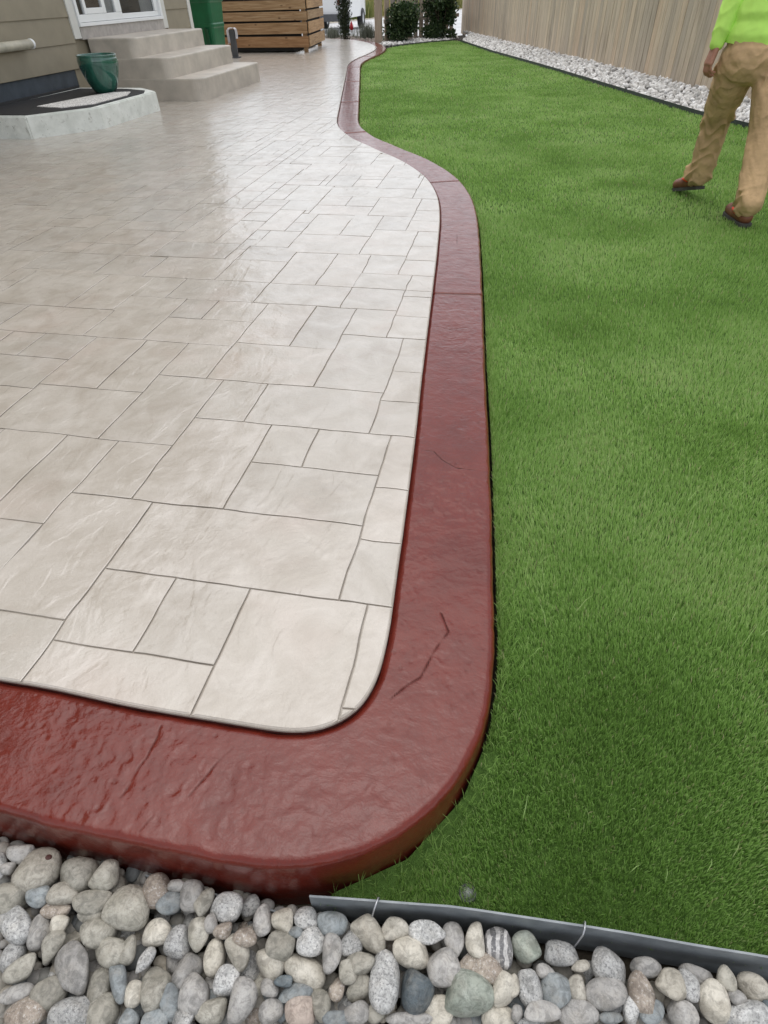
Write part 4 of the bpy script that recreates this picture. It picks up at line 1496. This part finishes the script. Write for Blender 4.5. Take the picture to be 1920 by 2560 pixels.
# ------------------------------------------------------------------ wheelie bin behind the house corner
bn = empty('wheelie_bin', (-6.30, 14.2, 0))
tag(bn, 'tall green plastic wheelie bin beside the house corner', 'bin')
bm = bmesh.new()
rings = []
for zz, hw, hd in ((.06, .225, .25), (.10, .235, .26), (.60, .265, .30), (.62, .275, .31), (.66, .275, .31), (.68, .268, .305), (.98, .285, .33), (1.0, .305, .35), (1.04, .305, .35)):
    ring = []
    for sx, sy, a0 in ((1, 1, 0), (-1, 1, 90), (-1, -1, 180), (1, -1, 270)):
        for k in range(4):
            a = rad(a0 + k * 30)
            ring.append(bm.verts.new((sx * (hw - .05) + .05 * math.cos(a), sy * (hd - .05) + .05 * math.sin(a), zz)))
    rings.append(ring)
for A, B in zip(rings[:-1], rings[1:]):
    for i in range(16):
        bm.faces.new((A[i], A[(i + 1) % 16], B[(i + 1) % 16], B[i]))
bm.faces.new(rings[0][::-1])
bm.faces.new(rings[-1])
link('body', bm_mesh(bm, 'body', False), M_BIN, bn)
box('panel', (.10, -.335, .36), (.17, -.27, .60), M_BIND, bn, .006)
box('panel', (.10, -.30, .12), (.165, -.25, .33), M_BIND, bn, .006)
bm = bmesh.new()
add_box(bm, (-.32, -.37, 1.04), (.32, .36, 1.09), .02)
link('lid', bm_mesh(bm, 'lid'), M_BIN, bn)
bm = bmesh.new()
add_tube(bm, [(-.24, .38, 1.02), (.24, .38, 1.02)], .016, 10)
link('handle', bm_mesh(bm, 'handle', True), M_BIND, bn)
for sx in (-.27, .27):
    wme = lathe([(.02, -.03), (.10, -.03), (.11, -.02), (.11, .02), (.10, .03), (.02, .03)], 24)
    link('wheel', wme, M_BLACK, bn, (sx, .24, .11), (0, math.pi / 2, 0))

# grey stand with a white rag
gs = empty('rag_stand', (-6.47, 15.9, 0))
tag(gs, 'dark grey upright board draped with a white rag before the slatted crate', 'stand')
box('board', (-.06, -.03, 0), (.07, .03, .50), M_GREYP, gs, .006)
box('foot', (-.07, -.10, 0), (.10, .10, .02), M_GREYP, gs, .004)
bm = bmesh.new()
nu, nv = 14, 10
g = []
for i in range(nu):
    t = i / (nu - 1)
    row = []
    for j in range(nv):
        s = j / (nv - 1) - .5
        arc = (t - .5) * .62
        x = max(-.10, min(.10, arc * .9)) + .012 * math.sin(j * 1.9)
        z = .525 - max(0, abs(arc) - .08) * (1.15 if arc < 0 else .8) + .010 * math.sin(j * 2.3 + i)
        row.append(bm.verts.new((x, s * .13 + .01 * math.sin(i * 1.3), z)))
    g.append(row)
for i in range(nu - 1):
    for j in range(nv - 1):
        bm.faces.new((g[i][j], g[i + 1][j], g[i + 1][j + 1], g[i][j + 1]))
bmesh.ops.solidify(bm, geom=bm.faces[:], thickness=.008)
link('rag', bm_mesh(bm, 'rag', True), M_CLOTH, gs)

# ------------------------------------------------------------------ slatted crate
cr = empty('slatted_crate', (-5.08, 17.15, 0))
tag(cr, 'rough pine slatted crate standing on the patio end', 'crate')
CW, CL = 2.35, 2.25
sk = math.atan2(.24, 2.2)
crz = 0
zs = [(.10, .305), (.345, .555), (.597, .755), (.79, .955), (.99, 1.16)]
for k, (za, zb) in enumerate(zs):
    o = box('slat', (-CW, -.012 - random.uniform(0, .004), za + random.uniform(-.006, .006)), (-.002 + random.uniform(-.02, 0), .012, zb), M_CRATE, cr, .003)
    o.rotation_euler = (0, random.uniform(-.004, .004), 0)
M_CRATEY = mat_wood('rough_pine_side', (0.26, 0.16, 0.08), (0.42, 0.28, 0.155), (0.52, 0.38, 0.23), 0.7, 0.7, 1)
for k, (za, zb) in enumerate(zs):
    o = box('slat', (-.012, 0, za), (.012, CL, zb), M_CRATEY, cr, .003)
    L_ = o.location.copy()
    o.location = Vector((-L_.y * math.sin(sk) + .012, L_.y * math.cos(sk) + .016, L_.z + .012))
    o.rotation_euler = (0, 0, sk)
for px_, py_ in ((-.10, .03), (-CW + .1, .03), (-.34, 2.1), (-CW + .1, 2.1)):
    box('post', (px_ - .045, py_ - .012, 0), (px_ + .045, py_ + .07, 1.14), M_CRATE, cr, .004)
box('lining', (-CW + .04, .105, .06), (-.20, .12, 1.1), M_DARK, cr, 0)
o = box('lining', (-.19, .12, .06), (-.175, 2.1, 1.1), M_DARK, cr, 0)
o.rotation_euler = (0, 0, sk)
box('base_board', (-CW + .02, .14, .02), (-.42, 2.05, .075), M_DARK, cr, .003)


# ------------------------------------------------------------------ fences
def board_mesh(wd, h, th=.018):
    bm = bmesh.new()
    add_box(bm, (-wd / 2, -th / 2, 0), (wd / 2, th / 2, h), .003)
    return bm_mesh(bm, 'board')


fr = empty('board_fence', (FENCE_A[0], FENCE_A[1], 0))
tag(fr, 'tall weathered wooden fence of close vertical boards along the gravel', 'fence')
bms = []
for k in range(5):
    me = board_mesh(.140 - .003 * k, 1.86)
    me.materials.append(M_FENCE)
    bms.append(me)
flen = np.hypot(*(FENCE_B - FENCE_A))
ang_f = math.atan2(FDIR[1], FDIR[0])
nb = int(flen / .1445)
for k in range(nb):
    p = FDIR * (k + .5) * .1445 + FN * random.uniform(-.003, .003)
    o = link('board', bms[k % 5], None, fr, (p[0], p[1], -.05 + random.uniform(-.012, .012)), (random.uniform(-.004, .004), random.uniform(-.004, .004), ang_f))
for zz in (.25, 1.0, 1.6):
    o = box('rail', (0, -.02, zz), (flen, .02, zz + .085), M_POST, fr, .004)
    c_ = FDIR * flen / 2 - FN * .032
    o.location = (c_[0], c_[1], zz + .04)
    o.rotation_euler = (0, 0, ang_f)
for k in range(11):
    p = FDIR * k * (flen / 10 - .01) - FN * .10
    o = box('post', (-.045, -.045, -.1), (.045, .045, 1.8), M_POST, fr, .004)
    o.location = (p[0], p[1], .85)
    o.rotation_euler = (0, 0, ang_f)

PA, PB = np.array([-3.98, 20.75]), np.array([-2.28, 24.55])
pf = empty('picket_fence', (PA[0], PA[1], 0))
tag(pf, 'low gapped picket fence behind the two dark bushes', 'fence')
pd = (PB - PA) / np.hypot(*(PB - PA))
pang = math.atan2(pd[1], pd[0])
M_PICK = mat_wood('picket_wood', (0.30, 0.25, 0.20), (0.42, 0.36, 0.30), (0.52, 0.46, 0.39), 0.9, 0.8, 2)
pm = board_mesh(.215, 1.80)
pm.materials.append(M_PICK)
npk = int(np.hypot(*(PB - PA)) / .30)
for k in range(npk):
    p = pd * (k + .6) * .30
    link('picket', pm, None, pf, (p[0], p[1], -.02), (0, random.uniform(-.008, .008), pang))
plen = np.hypot(*(PB - PA))
for zz in (.42, 1.4):
    o = box('rail', (0, -.02, 0), (plen, .02, .09), M_POST, pf, .004)
    p = pd * plen / 2 + np.array([pd[1], -pd[0]]) * .034
    o.location = (p[0], p[1], zz)
    o.rotation_euler = (0, 0, pang)

gp = box('fence_post', (-4.135, 20.33, -.12), (-3.95, 20.50, 2.0), M_POST, None, .006)
tag(gp, 'thick pale wooden post at the end of the red border', 'post')


# ------------------------------------------------------------------ plants
def leaf_cloud(name, centers, mat, parent, n, ll, lw, tint_fn, updir=.3):
    """leaf-sized faces spread through overlapping clumps"""
    cs = np.array([c[:3] for c in centers])
    rs = np.array([c[3:] for c in centers])
    i = rng.integers(0, len(cs), n)
    d = rng.normal(0, 1, (n, 3))
    d /= np.linalg.norm(d, axis=1)[:, None]
    rr_ = rng.random(n) ** .45
    p = cs[i] + d * rs[i] * rr_[:, None]
    a = rng.normal(0, 1, (n, 3)) + d * .8 + np.array([0, 0, updir])
    a /= np.linalg.norm(a, axis=1)[:, None]
    b = np.cross(a, rng.normal(0, 1, (n, 3)))
    b /= np.linalg.norm(b, axis=1)[:, None]
    L = ll * (.6 + .8 * rng.random(n))[:, None]
    W_ = lw * (.6 + .8 * rng.random(n))[:, None]
    cn = np.cross(a, b)
    V = np.stack([p, p + a * L * .5 + b * W_ * .5 + cn * L * .06, p + a * L, p + a * L * .5 - b * W_ * .5 + cn * L * .06], 1).reshape(-1, 3)
    F = np.arange(n * 4)
    t = np.repeat(np.clip(tint_fn(n) + .0 * rr_, 0, 1), 4)
    me = np_mesh(name, V, F, np.arange(n) * 4, False, ('tint', t))
    return link(name, me, mat, parent)


def bush(loc, rx, ry, h, label, n, seed):
    r = np.random.default_rng(seed)
    e = empty('bush', loc)
    tag(e, label, 'bush')
    cs = []
    for k in range(26):
        a, q, z = r.random() * 6.283, r.random() ** .6, r.random()
        cs.append((rx * q * .75 * math.cos(a), ry * q * .75 * math.sin(a), .10 + z * (h - .22), .15 + .12 * r.random(), .15 + .12 * r.random(), .12 + .12 * r.random()))
    leaf_cloud('foliage', cs, M_BUSH, e, n, .075, .05, lambda m: rng.normal(.45, .25, m))
    for k in range(5):
        a = r.random() * 6.283
        bm = bmesh.new()
        add_tube(bm, [(.04 * math.cos(a), .04 * math.sin(a), -.05), (.12 * math.cos(a), .12 * math.sin(a), h * .3), (rx * .5 * math.cos(a), ry * .5 * math.sin(a), h * .75)], [.014, .010, .004], 6)
        link('stem', bm_mesh(bm, 'stem', True), M_BARK, e)
    return e


bush((-3.46, 20.95, -.06), .44, .40, .95, 'rounded dark green bush beside the thick fence post', 5200, 1)
bush((-2.52, 22.0, -.06), .60, .50, 1.40, 'taller dark green bush beside the close-board fence', 8000, 2)

cy_ = empty('cypress_tree', (-5.36, 21.9, -.08))
tag(cy_, 'slim dark columnar cypress at the far end of the patio', 'tree')
bm = bmesh.new()
add_tube(bm, [(0, 0, -.05), (.0, 0, 1.0), (.02, 0, 3.4)], [.045, .035, .01], 8)
link('trunk', bm_mesh(bm, 'trunk', True), M_BARK, cy_)
cs = []
for k in range(60):
    z = .12 + 3.5 * k / 60
    wdt = (.10 + .10 * min(1, z / .7)) * (1 - max(0, z - 2.4) / 1.5)
    a = k * 2.4
    cs.append((wdt * .45 * math.cos(a), wdt * .45 * math.sin(a), z, wdt * .8, wdt * .8, .16))
leaf_cloud('crown', cs, M_CYP, cy_, 9000, .07, .022, lambda m: rng.normal(.45, .25, m), 2.0)


def tuft(loc, n, h, spread, label, cat, mat, group=None, wd=.012):
    e = empty('shrub', loc)
    tag(e, label, cat, group)
    x, y = rng.normal(0, spread * .45, n), rng.normal(0, spread * .45, n)
    L = h * (.6 + .5 * rng.random(n))
    V, fl, ls, tt = blades(x, y, L, np.full(n, wd), np.clip(rng.normal(.5, .25, n), 0, 1), .7, -.05, False)
    link('foliage', np_mesh('foliage', V, fl, ls, True, ('tint', tt)), mat, e)
    return e


tuft((-4.83, 22.6, -.08), 420, .50, .28, 'grey green lavender shrub beside the thick fence post', 'shrub', M_LAV)
tuft((-5.95, 22.75, -.08), 260, .40, .26, 'pale dry shrub between the cypress and the slatted crate', 'shrub', M_LAV)
tuft((-5.40, 23.2, -.08), 70, .34, .24, 'sparse pale twigs beside the red garden ornament', 'shrub', M_LAV, wd=.008)

og = empty('garden_ornament', (-5.62, 23.9, -.1))
tag(og, 'small red garden ornament on a thin stake near the cypress', 'ornament')
bm = bmesh.new()
add_tube(bm, [(0, 0, -.1), (0, 0, .55)], .006, 6)
link('stake', bm_mesh(bm, 'stake', True), M_WIRE, og)
M_RED = simple('red_paint', (0.42, 0.012, 0.022), 0.4, 0.15, 12)
link('body', lathe([(.0005, .20), (.03, .205), (.058, .24), (.062, .29), (.045, .35), (.022, .41), (.0005, .44)], 20), M_RED, og)
link('base_ring', lathe([(.0005, .17), (.035, .175), (.045, .19), (.033, .206), (.0005, .206)], 20), M_WHITE, og)

# meadow grass across the street
n = 26000
x = -16 + 16 * rng.random(n)
y = 39.0 + (x + 9.3) * 3.7 + 1.0 + rng.random(n) ** 1.3 * 40
k = (y > 30) & (y < 95)
x, y = x[k], y[k]
n = len(x)
tint = np.clip(.22 + .9 * (fbm(x * .5, y * .18, 13, 3) - .3) + (y - 45 - (x + 8) * 3) * .012 + rng.normal(0, .1, n), 0, 1)
V, fl, ls, tt = blades(x, y, (.35 + .5 * rng.random(n)), np.full(n, .05), tint, .7, -.17, False)
tag(link('meadow_grass', np_mesh('meadow_grass', V, fl, ls, True, ('tint', tt)), M_FIELD), 'tall yellow and green wild grass across the street', 'grass', None, 'stuff')

# white van parked in the street, mostly hidden by the crate
van = empty('parked_van', (-7.95, 28.6, -.19))
tag(van, 'white van parked in the street behind the slatted crate', 'van')
M_CAR = simple('white_car_paint', (0.74, 0.75, 0.76), 0.2, 0.02, 4, 0.0)
bm = bmesh.new()
prof = [(-.86, .42), (-.86, 1.05), (-.80, 1.55), (-.70, 1.95), (-.55, 2.02), (.55, 2.02), (.70, 1.95), (.80, 1.55), (.86, 1.05), (.86, .42)]
ys = [(-.02, .94), (.10, 1.0), (3.4, 1.0), (4.3, .97), (4.75, .90)]
rings = []
for yy, s in ys:
    rings.append([bm.verts.new((x * s, yy, (z if yy < 3.5 else min(z, 2.02 - (yy - 3.3) * .75)))) for x, z in prof])
for A, B in zip(rings[:-1], rings[1:]):
    for i in range(len(prof)):
        j = (i + 1) % len(prof)
        bm.faces.new((A[i], A[j], B[j], B[i]))
bm.faces.new(rings[0][::-1])
bm.faces.new(rings[-1])
link('body', bm_mesh(bm, 'body'), M_CAR, van)
box('bumper', (-.84, -.14, .36), (.84, .0, .58), M_GREYP, van, .02)
box('rear_window', (-.62, -.035, 1.15), (.62, -.005, 1.70), M_DARK, van, .01)
for sx in (-1, 1):
    box('tail_light', (sx * .78 - .05, -.05, .85), (sx * .78 + .05, .0, 1.25), M_RED, van, .01)
    for yy in (.75, 3.7):
        wh = empty('wheel')
        wh.parent = van
        wh.location = (sx * .80, yy, .335)
        wh.rotation_euler = (0, math.pi / 2, 0)
        link('tyre', lathe([(.20, -.11), (.31, -.11), (.335, -.08), (.335, .08), (.31, .11), (.20, .11)], 32), M_BLACK, wh)
        link('rim', lathe([(.0005, -.07), (.19, -.09), (.205, -.10), (.205, .10), (.19, .09), (.0005, .07)], 32), M_WIRE, wh)


# ================================================================== person
def capsule(bm, p0, p1, r0, r1, sx=1.0, sy=1.0, seg=14):
    """closed tapered capsule; sx, sy stretch its section along world x and y"""
    p0, p1 = Vector(p0), Vector(p1)
    d = p1 - p0
    L = max(d.length, 1e-5)
    t = d / L
    a = Vector((1, 0, 0)) if abs(t.x) < .8 else Vector((0, 1, 0))
    a = (a - t * a.dot(t)).normalized()
    b = t.cross(a)
    rows = []
    for k in range(1, 5): rows.append((-math.cos(k * math.pi / 8) * r0, math.sin(k * math.pi / 8) * r0))
    for k in range(0, 4): rows.append((L + math.sin(k * math.pi / 8) * r1, math.cos(k * math.pi / 8) * r1))
    vs = []
    for h, r in rows:
        vs.append([bm.verts.new(p0 + t * h + Vector(((a * math.cos(q) + b * math.sin(q)).x * sx, (a * math.cos(q) + b * math.sin(q)).y * sy, (a * math.cos(q) + b * math.sin(q)).z)) * r) for q in [2 * math.pi * i / seg for i in range(seg)]])
    for A, B in zip(vs[:-1], vs[1:]):
        for i in range(seg): bm.faces.new((A[i], A[(i + 1) % seg], B[(i + 1) % seg], B[i]))
    e0, e1 = bm.verts.new(p0 - t * r0), bm.verts.new(p1 + t * r1)
    for i in range(seg):
        bm.faces.new((e0, vs[0][(i + 1) % seg], vs[0][i]))
        bm.faces.new((e1, vs[-1][i], vs[-1][(i + 1) % seg]))


def chain(bm, pts):
    for (p, r), (q, s) in zip(pts[:-1], pts[1:]): capsule(bm, p, q, r, s)


def fuse(bm, voxel, smooth, disp=None):
    """one continuous skin over overlapping volumes"""
    me = bm_mesh(bm, 'tmp')
    o = bpy.data.objects.new('tmp', me)
    COL.objects.link(o)
    md = o.modifiers.new('r', 'REMESH')
    md.mode = 'VOXEL'
    md.voxel_size = voxel
    md.use_smooth_shade = True
    ms = o.modifiers.new('s', 'SMOOTH')
    ms.factor = .5
    ms.iterations = smooth
    dg = bpy.context.evaluated_depsgraph_get()
    dg.update()
    out = bpy.data.meshes.new_from_object(o.evaluated_get(dg))
    bpy.data.objects.remove(o)
    bpy.data.meshes.remove(me)
    if disp is not None:
        n = len(out.vertices)
        V = np.empty(n * 3)
        out.vertices.foreach_get('co', V)
        V = V.reshape(-1, 3)
        N = np.empty(n * 3)
        out.vertices.foreach_get('normal', N)
        N = N.reshape(-1, 3)
        V = disp(V, N)
        out.vertices.foreach_set('co', V.ravel())
        out.update()
    out.polygons.foreach_set('use_smooth', np.ones(len(out.polygons), bool))
    return out


GZ = -.048                                   # soles press into the pile
PO = Vector((1.40, 4.75, GZ))
person = empty('person', PO)
tag(person, 'person in a lime green long-sleeved shirt and tan work trousers walking on the lawn', 'person')


def P_(x, y, z): return Vector((x, y, z)) - PO


HIPL, KNL, ANL = (1.275, 4.80, .77), (1.310, 5.03, .44), (1.315, 5.10, .105)
HIPR, KNR, ANR = (1.475, 4.75, .77), (1.500, 4.62, .44), (1.492, 4.45, .075)
SHL, ELL, WRL = (1.205, 4.82, 1.315), (1.165, 4.83, 1.06), (1.118, 4.80, .835)
SHR, ELR, WRR = (1.56, 4.78, 1.315), (1.585, 4.98, 1.10), (1.50, 5.16, 1.06)
HEAD = (1.375, 4.86, 1.575)
skin = MT('skin', 0.5, 0.4)
skin = skin.done(skin.ramp(skin.noise(18, 4), [(0.3, (0.34, 0.155, 0.105)), (0.7, (0.47, 0.235, 0.165))]), normal=skin.bump(skin.noise(120, 3), .2, .002))

bm = bmesh.new()
pe = lambda p: tuple(P_(*p))
chain(bm, [(pe((1.38, 4.79, .84)), .09), (pe((1.38, 4.79, 1.08)), .10), (pe((1.38, 4.80, 1.27)), .115)])
capsule(bm, pe((1.25, 4.81, 1.30)), pe((1.51, 4.79, 1.30)), .055, .055)
chain(bm, [(pe((1.38, 4.81, 1.34)), .055), (pe((1.376, 4.84, 1.45)), .050)])
# head with face, ears
hd = Vector(pe(HEAD))
fwd = Vector((-.25, .97, 0)).normalized()
side = Vector((fwd.y, -fwd.x, 0))
capsule(bm, hd + Vector((0, 0, -.055)) + fwd * .018, hd + Vector((0, 0, .035)), .066, .082)
capsule(bm, hd - fwd * .03 + Vector((0, 0, .015)), hd + fwd * .025 + Vector((0, 0, .02)), .076, .074)
capsule(bm, hd + fwd * .085 + Vector((0, 0, .015)), hd + fwd * .105 + Vector((0, 0, -.025)), .010, .014)
capsule(bm, hd + fwd * .055 + Vector((0, 0, -.085)), hd + fwd * .06 + Vector((0, 0, -.095)), .028, .026)
for s in (-1, 1):
    capsule(bm, hd + side * s * .083 + Vector((0, 0, .018)), hd + side * s * .084 + Vector((0, 0, -.022)), .014, .011)
    capsule(bm, hd + fwd * .082 + side * s * .03 + Vector((0, 0, -.052)), hd + fwd * .092 + Vector((0, 0, -.052)), .009, .010)
for h, k, a in ((HIPL, KNL, ANL), (HIPR, KNR, ANR)):
    chain(bm, [(pe(h), .075), (pe(k), .052), (pe(a), .04)])


def hand(bm, wr, el, sgn):
    """palm, four unequal curled fingers, thumb leaving the side of the palm"""
    w0, e0 = Vector(pe(wr)), Vector(pe(el))
    d = (w0 - e0).normalized()
    d = (d + Vector((-.05 * sgn, .05, -.25))).normalized()
    thick = Vector((1, .25, 0))
    thick = (thick - d * thick.dot(d)).normalized()         # across the palm's thickness: the palm faces the thigh
    across = d.cross(thick).normalized()                    # index finger to little finger
    if across.y > 0: across = -across
    pal = thick * sgn
    for k, off in enumerate((-.030, -.010, .010, .029)):
        capsule(bm, w0 + d * .008 + across * off * .7, w0 + d * .078 + across * off, .0165, .0135)
    lens = ((.036, .024, .020), (.041, .027, .021), (.038, .025, .020), (.029, .019, .017))
    for k, off in enumerate((-.031, -.0105, .010, .029)):
        o0 = w0 + d * .080 + across * off
        a = .25 + .08 * k
        q, r = o0, .0098 if k < 3 else .0085
        for L in lens[k]:
            dd = d * math.cos(a) + pal * math.sin(a)
            q2 = q + dd * L
            capsule(bm, q, q2, r, r * .92, seg=10)
            q, r, a = q2, r * .93, a + .62
    t0 = w0 + d * .018 - across * .026
    a1 = t0 + (d * .75 - across * .55 + pal * .35).normalized() * .040
    a2 = a1 + (d * .92 - across * .1 + pal * .35).normalized() * .030
    a3 = a2 + (d * .95 + across * .15 + pal * .3).normalized() * .022
    capsule(bm, t0, a1, .0150, .0120)
    capsule(bm, a1, a2, .0115, .0105)
    capsule(bm, a2, a3, .0105, .0090)


for s, (sh, el, wr) in ((1, (SHL, ELL, WRL)), (-1, (SHR, ELR, WRR))):
    chain(bm, [(pe(sh), .052), (pe(el), .040), (pe(wr), .026)])
    hand(bm, wr, el, s)
link('body', fuse(bm, .0042, 2), skin, person)


def wrinkle(cx_seed, amp, zones):
    def f(V, N):
        x, y, z = V.T
        th = np.arctan2(y - np.round(y, 0) * 0, x)
        ph = 9.0 * fbm(x * 9 + 5, y * 9 + z * 4, cx_seed, 2)
        q1 = z * 30 + 10 * (x - y) * .5 + ph * 1.1
        n1 = (1 - np.abs(np.sin(q1)) ** .7 * 1.6) * np.clip(fbm(x * 8 + z * 3, y * 8 - z * 5, cx_seed + 31, 2) * 2.6 - .5, 0, 1.4)
        n2 = fbm(x * 11 + z * 5, y * 11 - z * 9, cx_seed + 7, 3) - .5
        wgt = np.zeros(len(V)) + .30
        for (zc, s, a) in zones: wgt += a * np.exp(-((z + GZ - zc) / s) ** 2)
        d = amp * (wgt * n1 * .55 + 1.5 * n2 * (.6 + .4 * wgt))
        return V + N * d[:, None]
    return f


# trousers
bm = bmesh.new()
capsule(bm, pe((1.30, 4.79, .86)), pe((1.46, 4.77, .86)), .125, .125, 1.0, .92)
capsule(bm, pe((1.30, 4.775, .78)), pe((1.455, 4.755, .78)), .135, .135, .95, .92)
for h, k, a in ((HIPL, KNL, ANL), (HIPR, KNR, ANR)):
    h, k, a = Vector(pe(h)), Vector(pe(k)), Vector(pe(a))
    mid = h.lerp(k, .5)
    calf = k.lerp(a, .5)
    chain(bm, [(h, .122), (mid, .112), (k, .094), (calf, .087), (a + Vector((0, -.012, .0)), .083)])
trz = simple('tan_canvas', (0.52, 0.345, 0.185), 0.85, 0.2, 9, 0.8, 0.004)
link('trousers', fuse(bm, .0065, 4, wrinkle(3, .0165, [(.44, .10, .9), (.14, .11, 1.7), (.70, .08, .9)])), trz, person)

# shirt
bm = bmesh.new()
for z, hw, r in ((.80, .075, .148), (.895, .075, .145), (1.0, .075, .138), (1.12, .085, .130), (1.24, .10, .120), (1.30, .11, .09)):
    capsule(bm, pe((1.375 - hw, 4.80 + .01, z)), pe((1.375 + hw, 4.79, z)), r, r, 1.0, .95)
lime = simple('lime_fabric', (0.56, 0.90, 0.17), 0.8, 0.08, 9, 0.25, 0.002)


def shirt_disp(V, N):
    V = wrinkle(9, .006, [(1.06, .1, .8), (.90, .07, .6)])(V, N)
    return V


sm = fuse(bm, .008, 4, shirt_disp)
# a clean hem
bm = bmesh.new()
bm.from_mesh(sm)
bmesh.ops.bisect_plane(bm, geom=bm.verts[:] + bm.edges[:] + bm.faces[:], plane_co=(0, 0, .835 - GZ), plane_no=(.10, 0, 1), clear_inner=True)
bm.to_mesh(sm)
bm.free()
sm.polygons.foreach_set('use_smooth', np.ones(len(sm.polygons), bool))
shirt = link('shirt', sm, lime, person)
for sh, el, wr in ((SHL, ELL, WRL), (SHR, ELR, WRR)):
    sh, el, wr = Vector(pe(sh)), Vector(pe(el)), Vector(pe(wr))
    bm = bmesh.new()
    chain(bm, [(sh, .080), (el, .070), (el.lerp(wr, .55), .058), (el.lerp(wr, .90), .042)])
    link('sleeve', fuse(bm, .007, 3, wrinkle(15, .0055, [(1.06, .1, .8), (.90, .07, .9)])), lime, shirt)

# boots
M_BOOT = simple('brown_leather', (0.17, 0.06, 0.033), 0.5, 0.3, 12, 0.3, 0.003)
M_SOLE = simple('grey_sole', (0.06, 0.058, 0.052), 0.8, 0.2, 20, 0.3)
M_ORG = simple('orange_tab', (0.75, 0.07, 0.03), 0.6, 0.1, 20)
for an, toe, lift in ((ANL, (-.40, .917), .26), (ANR, (-.16, .985), .0)):
    a = Vector(pe(an))
    t = Vector((toe[0], toe[1], 0)).normalized()
    gz = 0.0
    foot = Vector((a.x, a.y, gz))
    bm = bmesh.new()
    capsule(bm, foot + Vector((0, 0, .085)), Vector((a.x, a.y, gz + .06)) - t * .012, .046, .046)
    capsule(bm, foot - t * .035 + Vector((0, 0, .05)), foot + t * .10 + Vector((0, 0, .05)), .042, .046)
    capsule(bm, foot + t * .08 + Vector((0, 0, .048)), foot + t * .185 + Vector((0, 0, .043)), .048, .040)
    bo = link('boot', fuse(bm, .007, 3), M_BOOT, person)
    sd_ = Vector((t.y, -t.x, 0))
    bm = bmesh.new()
    out_ = []
    for u, wv in ((-.078, .022), (-.07, .036), (-.03, .042), (.04, .038), (.10, .047), (.16, .049), (.20, .040), (.225, .020)):
        out_.append((u, wv))
    ring = [foot + t * u + sd_ * wv for u, wv in out_] + [foot + t * u - sd_ * wv for u, wv in out_[::-1]]
    lo_ = [bm.verts.new(p + Vector((0, 0, gz))) for p in ring]
    hi_ = [bm.verts.new(p + Vector((0, 0, gz + .022))) for p in ring]
    for i in range(len(ring)):
        j = (i + 1) % len(ring)
        bm.faces.new((lo_[i], lo_[j], hi_[j], hi_[i]))
    bm.faces.new(hi_)
    bm.faces.new(lo_[::-1])
    link('sole', bm_mesh(bm, 'sole'), M_SOLE, bo)
    bm = bmesh.new()
    q = foot + t * .05 - sd_ * .047 + Vector((0, 0, .065))
    capsule(bm, q - t * .022, q + t * .022 + Vector((0, 0, .012)), .011, .009)
    link('side_tab', bm_mesh(bm, 'side_tab', True), M_ORG, bo)
    if lift:                                  # heel raised: the boot pivots on its toe
        tv = foot + t * .17
        bo.matrix_local = Matrix.Translation(tv) @ Matrix.Rotation(-lift, 4, sd_) @ Matrix.Translation(-tv)

# short hair
bm = bmesh.new()
capsule(bm, hd - fwd * .035 + Vector((0, 0, .035)), hd + fwd * .02 + Vector((0, 0, .05)), .083, .078)
capsule(bm, hd - fwd * .045 + Vector((0, 0, -.02)), hd - fwd * .03 + Vector((0, 0, .03)), .062, .075)
link('hair', fuse(bm, .006, 1), simple('brown_hair', (0.05, 0.03, 0.018), 0.6, 0.3, 60, 0.6, 0.004), person)
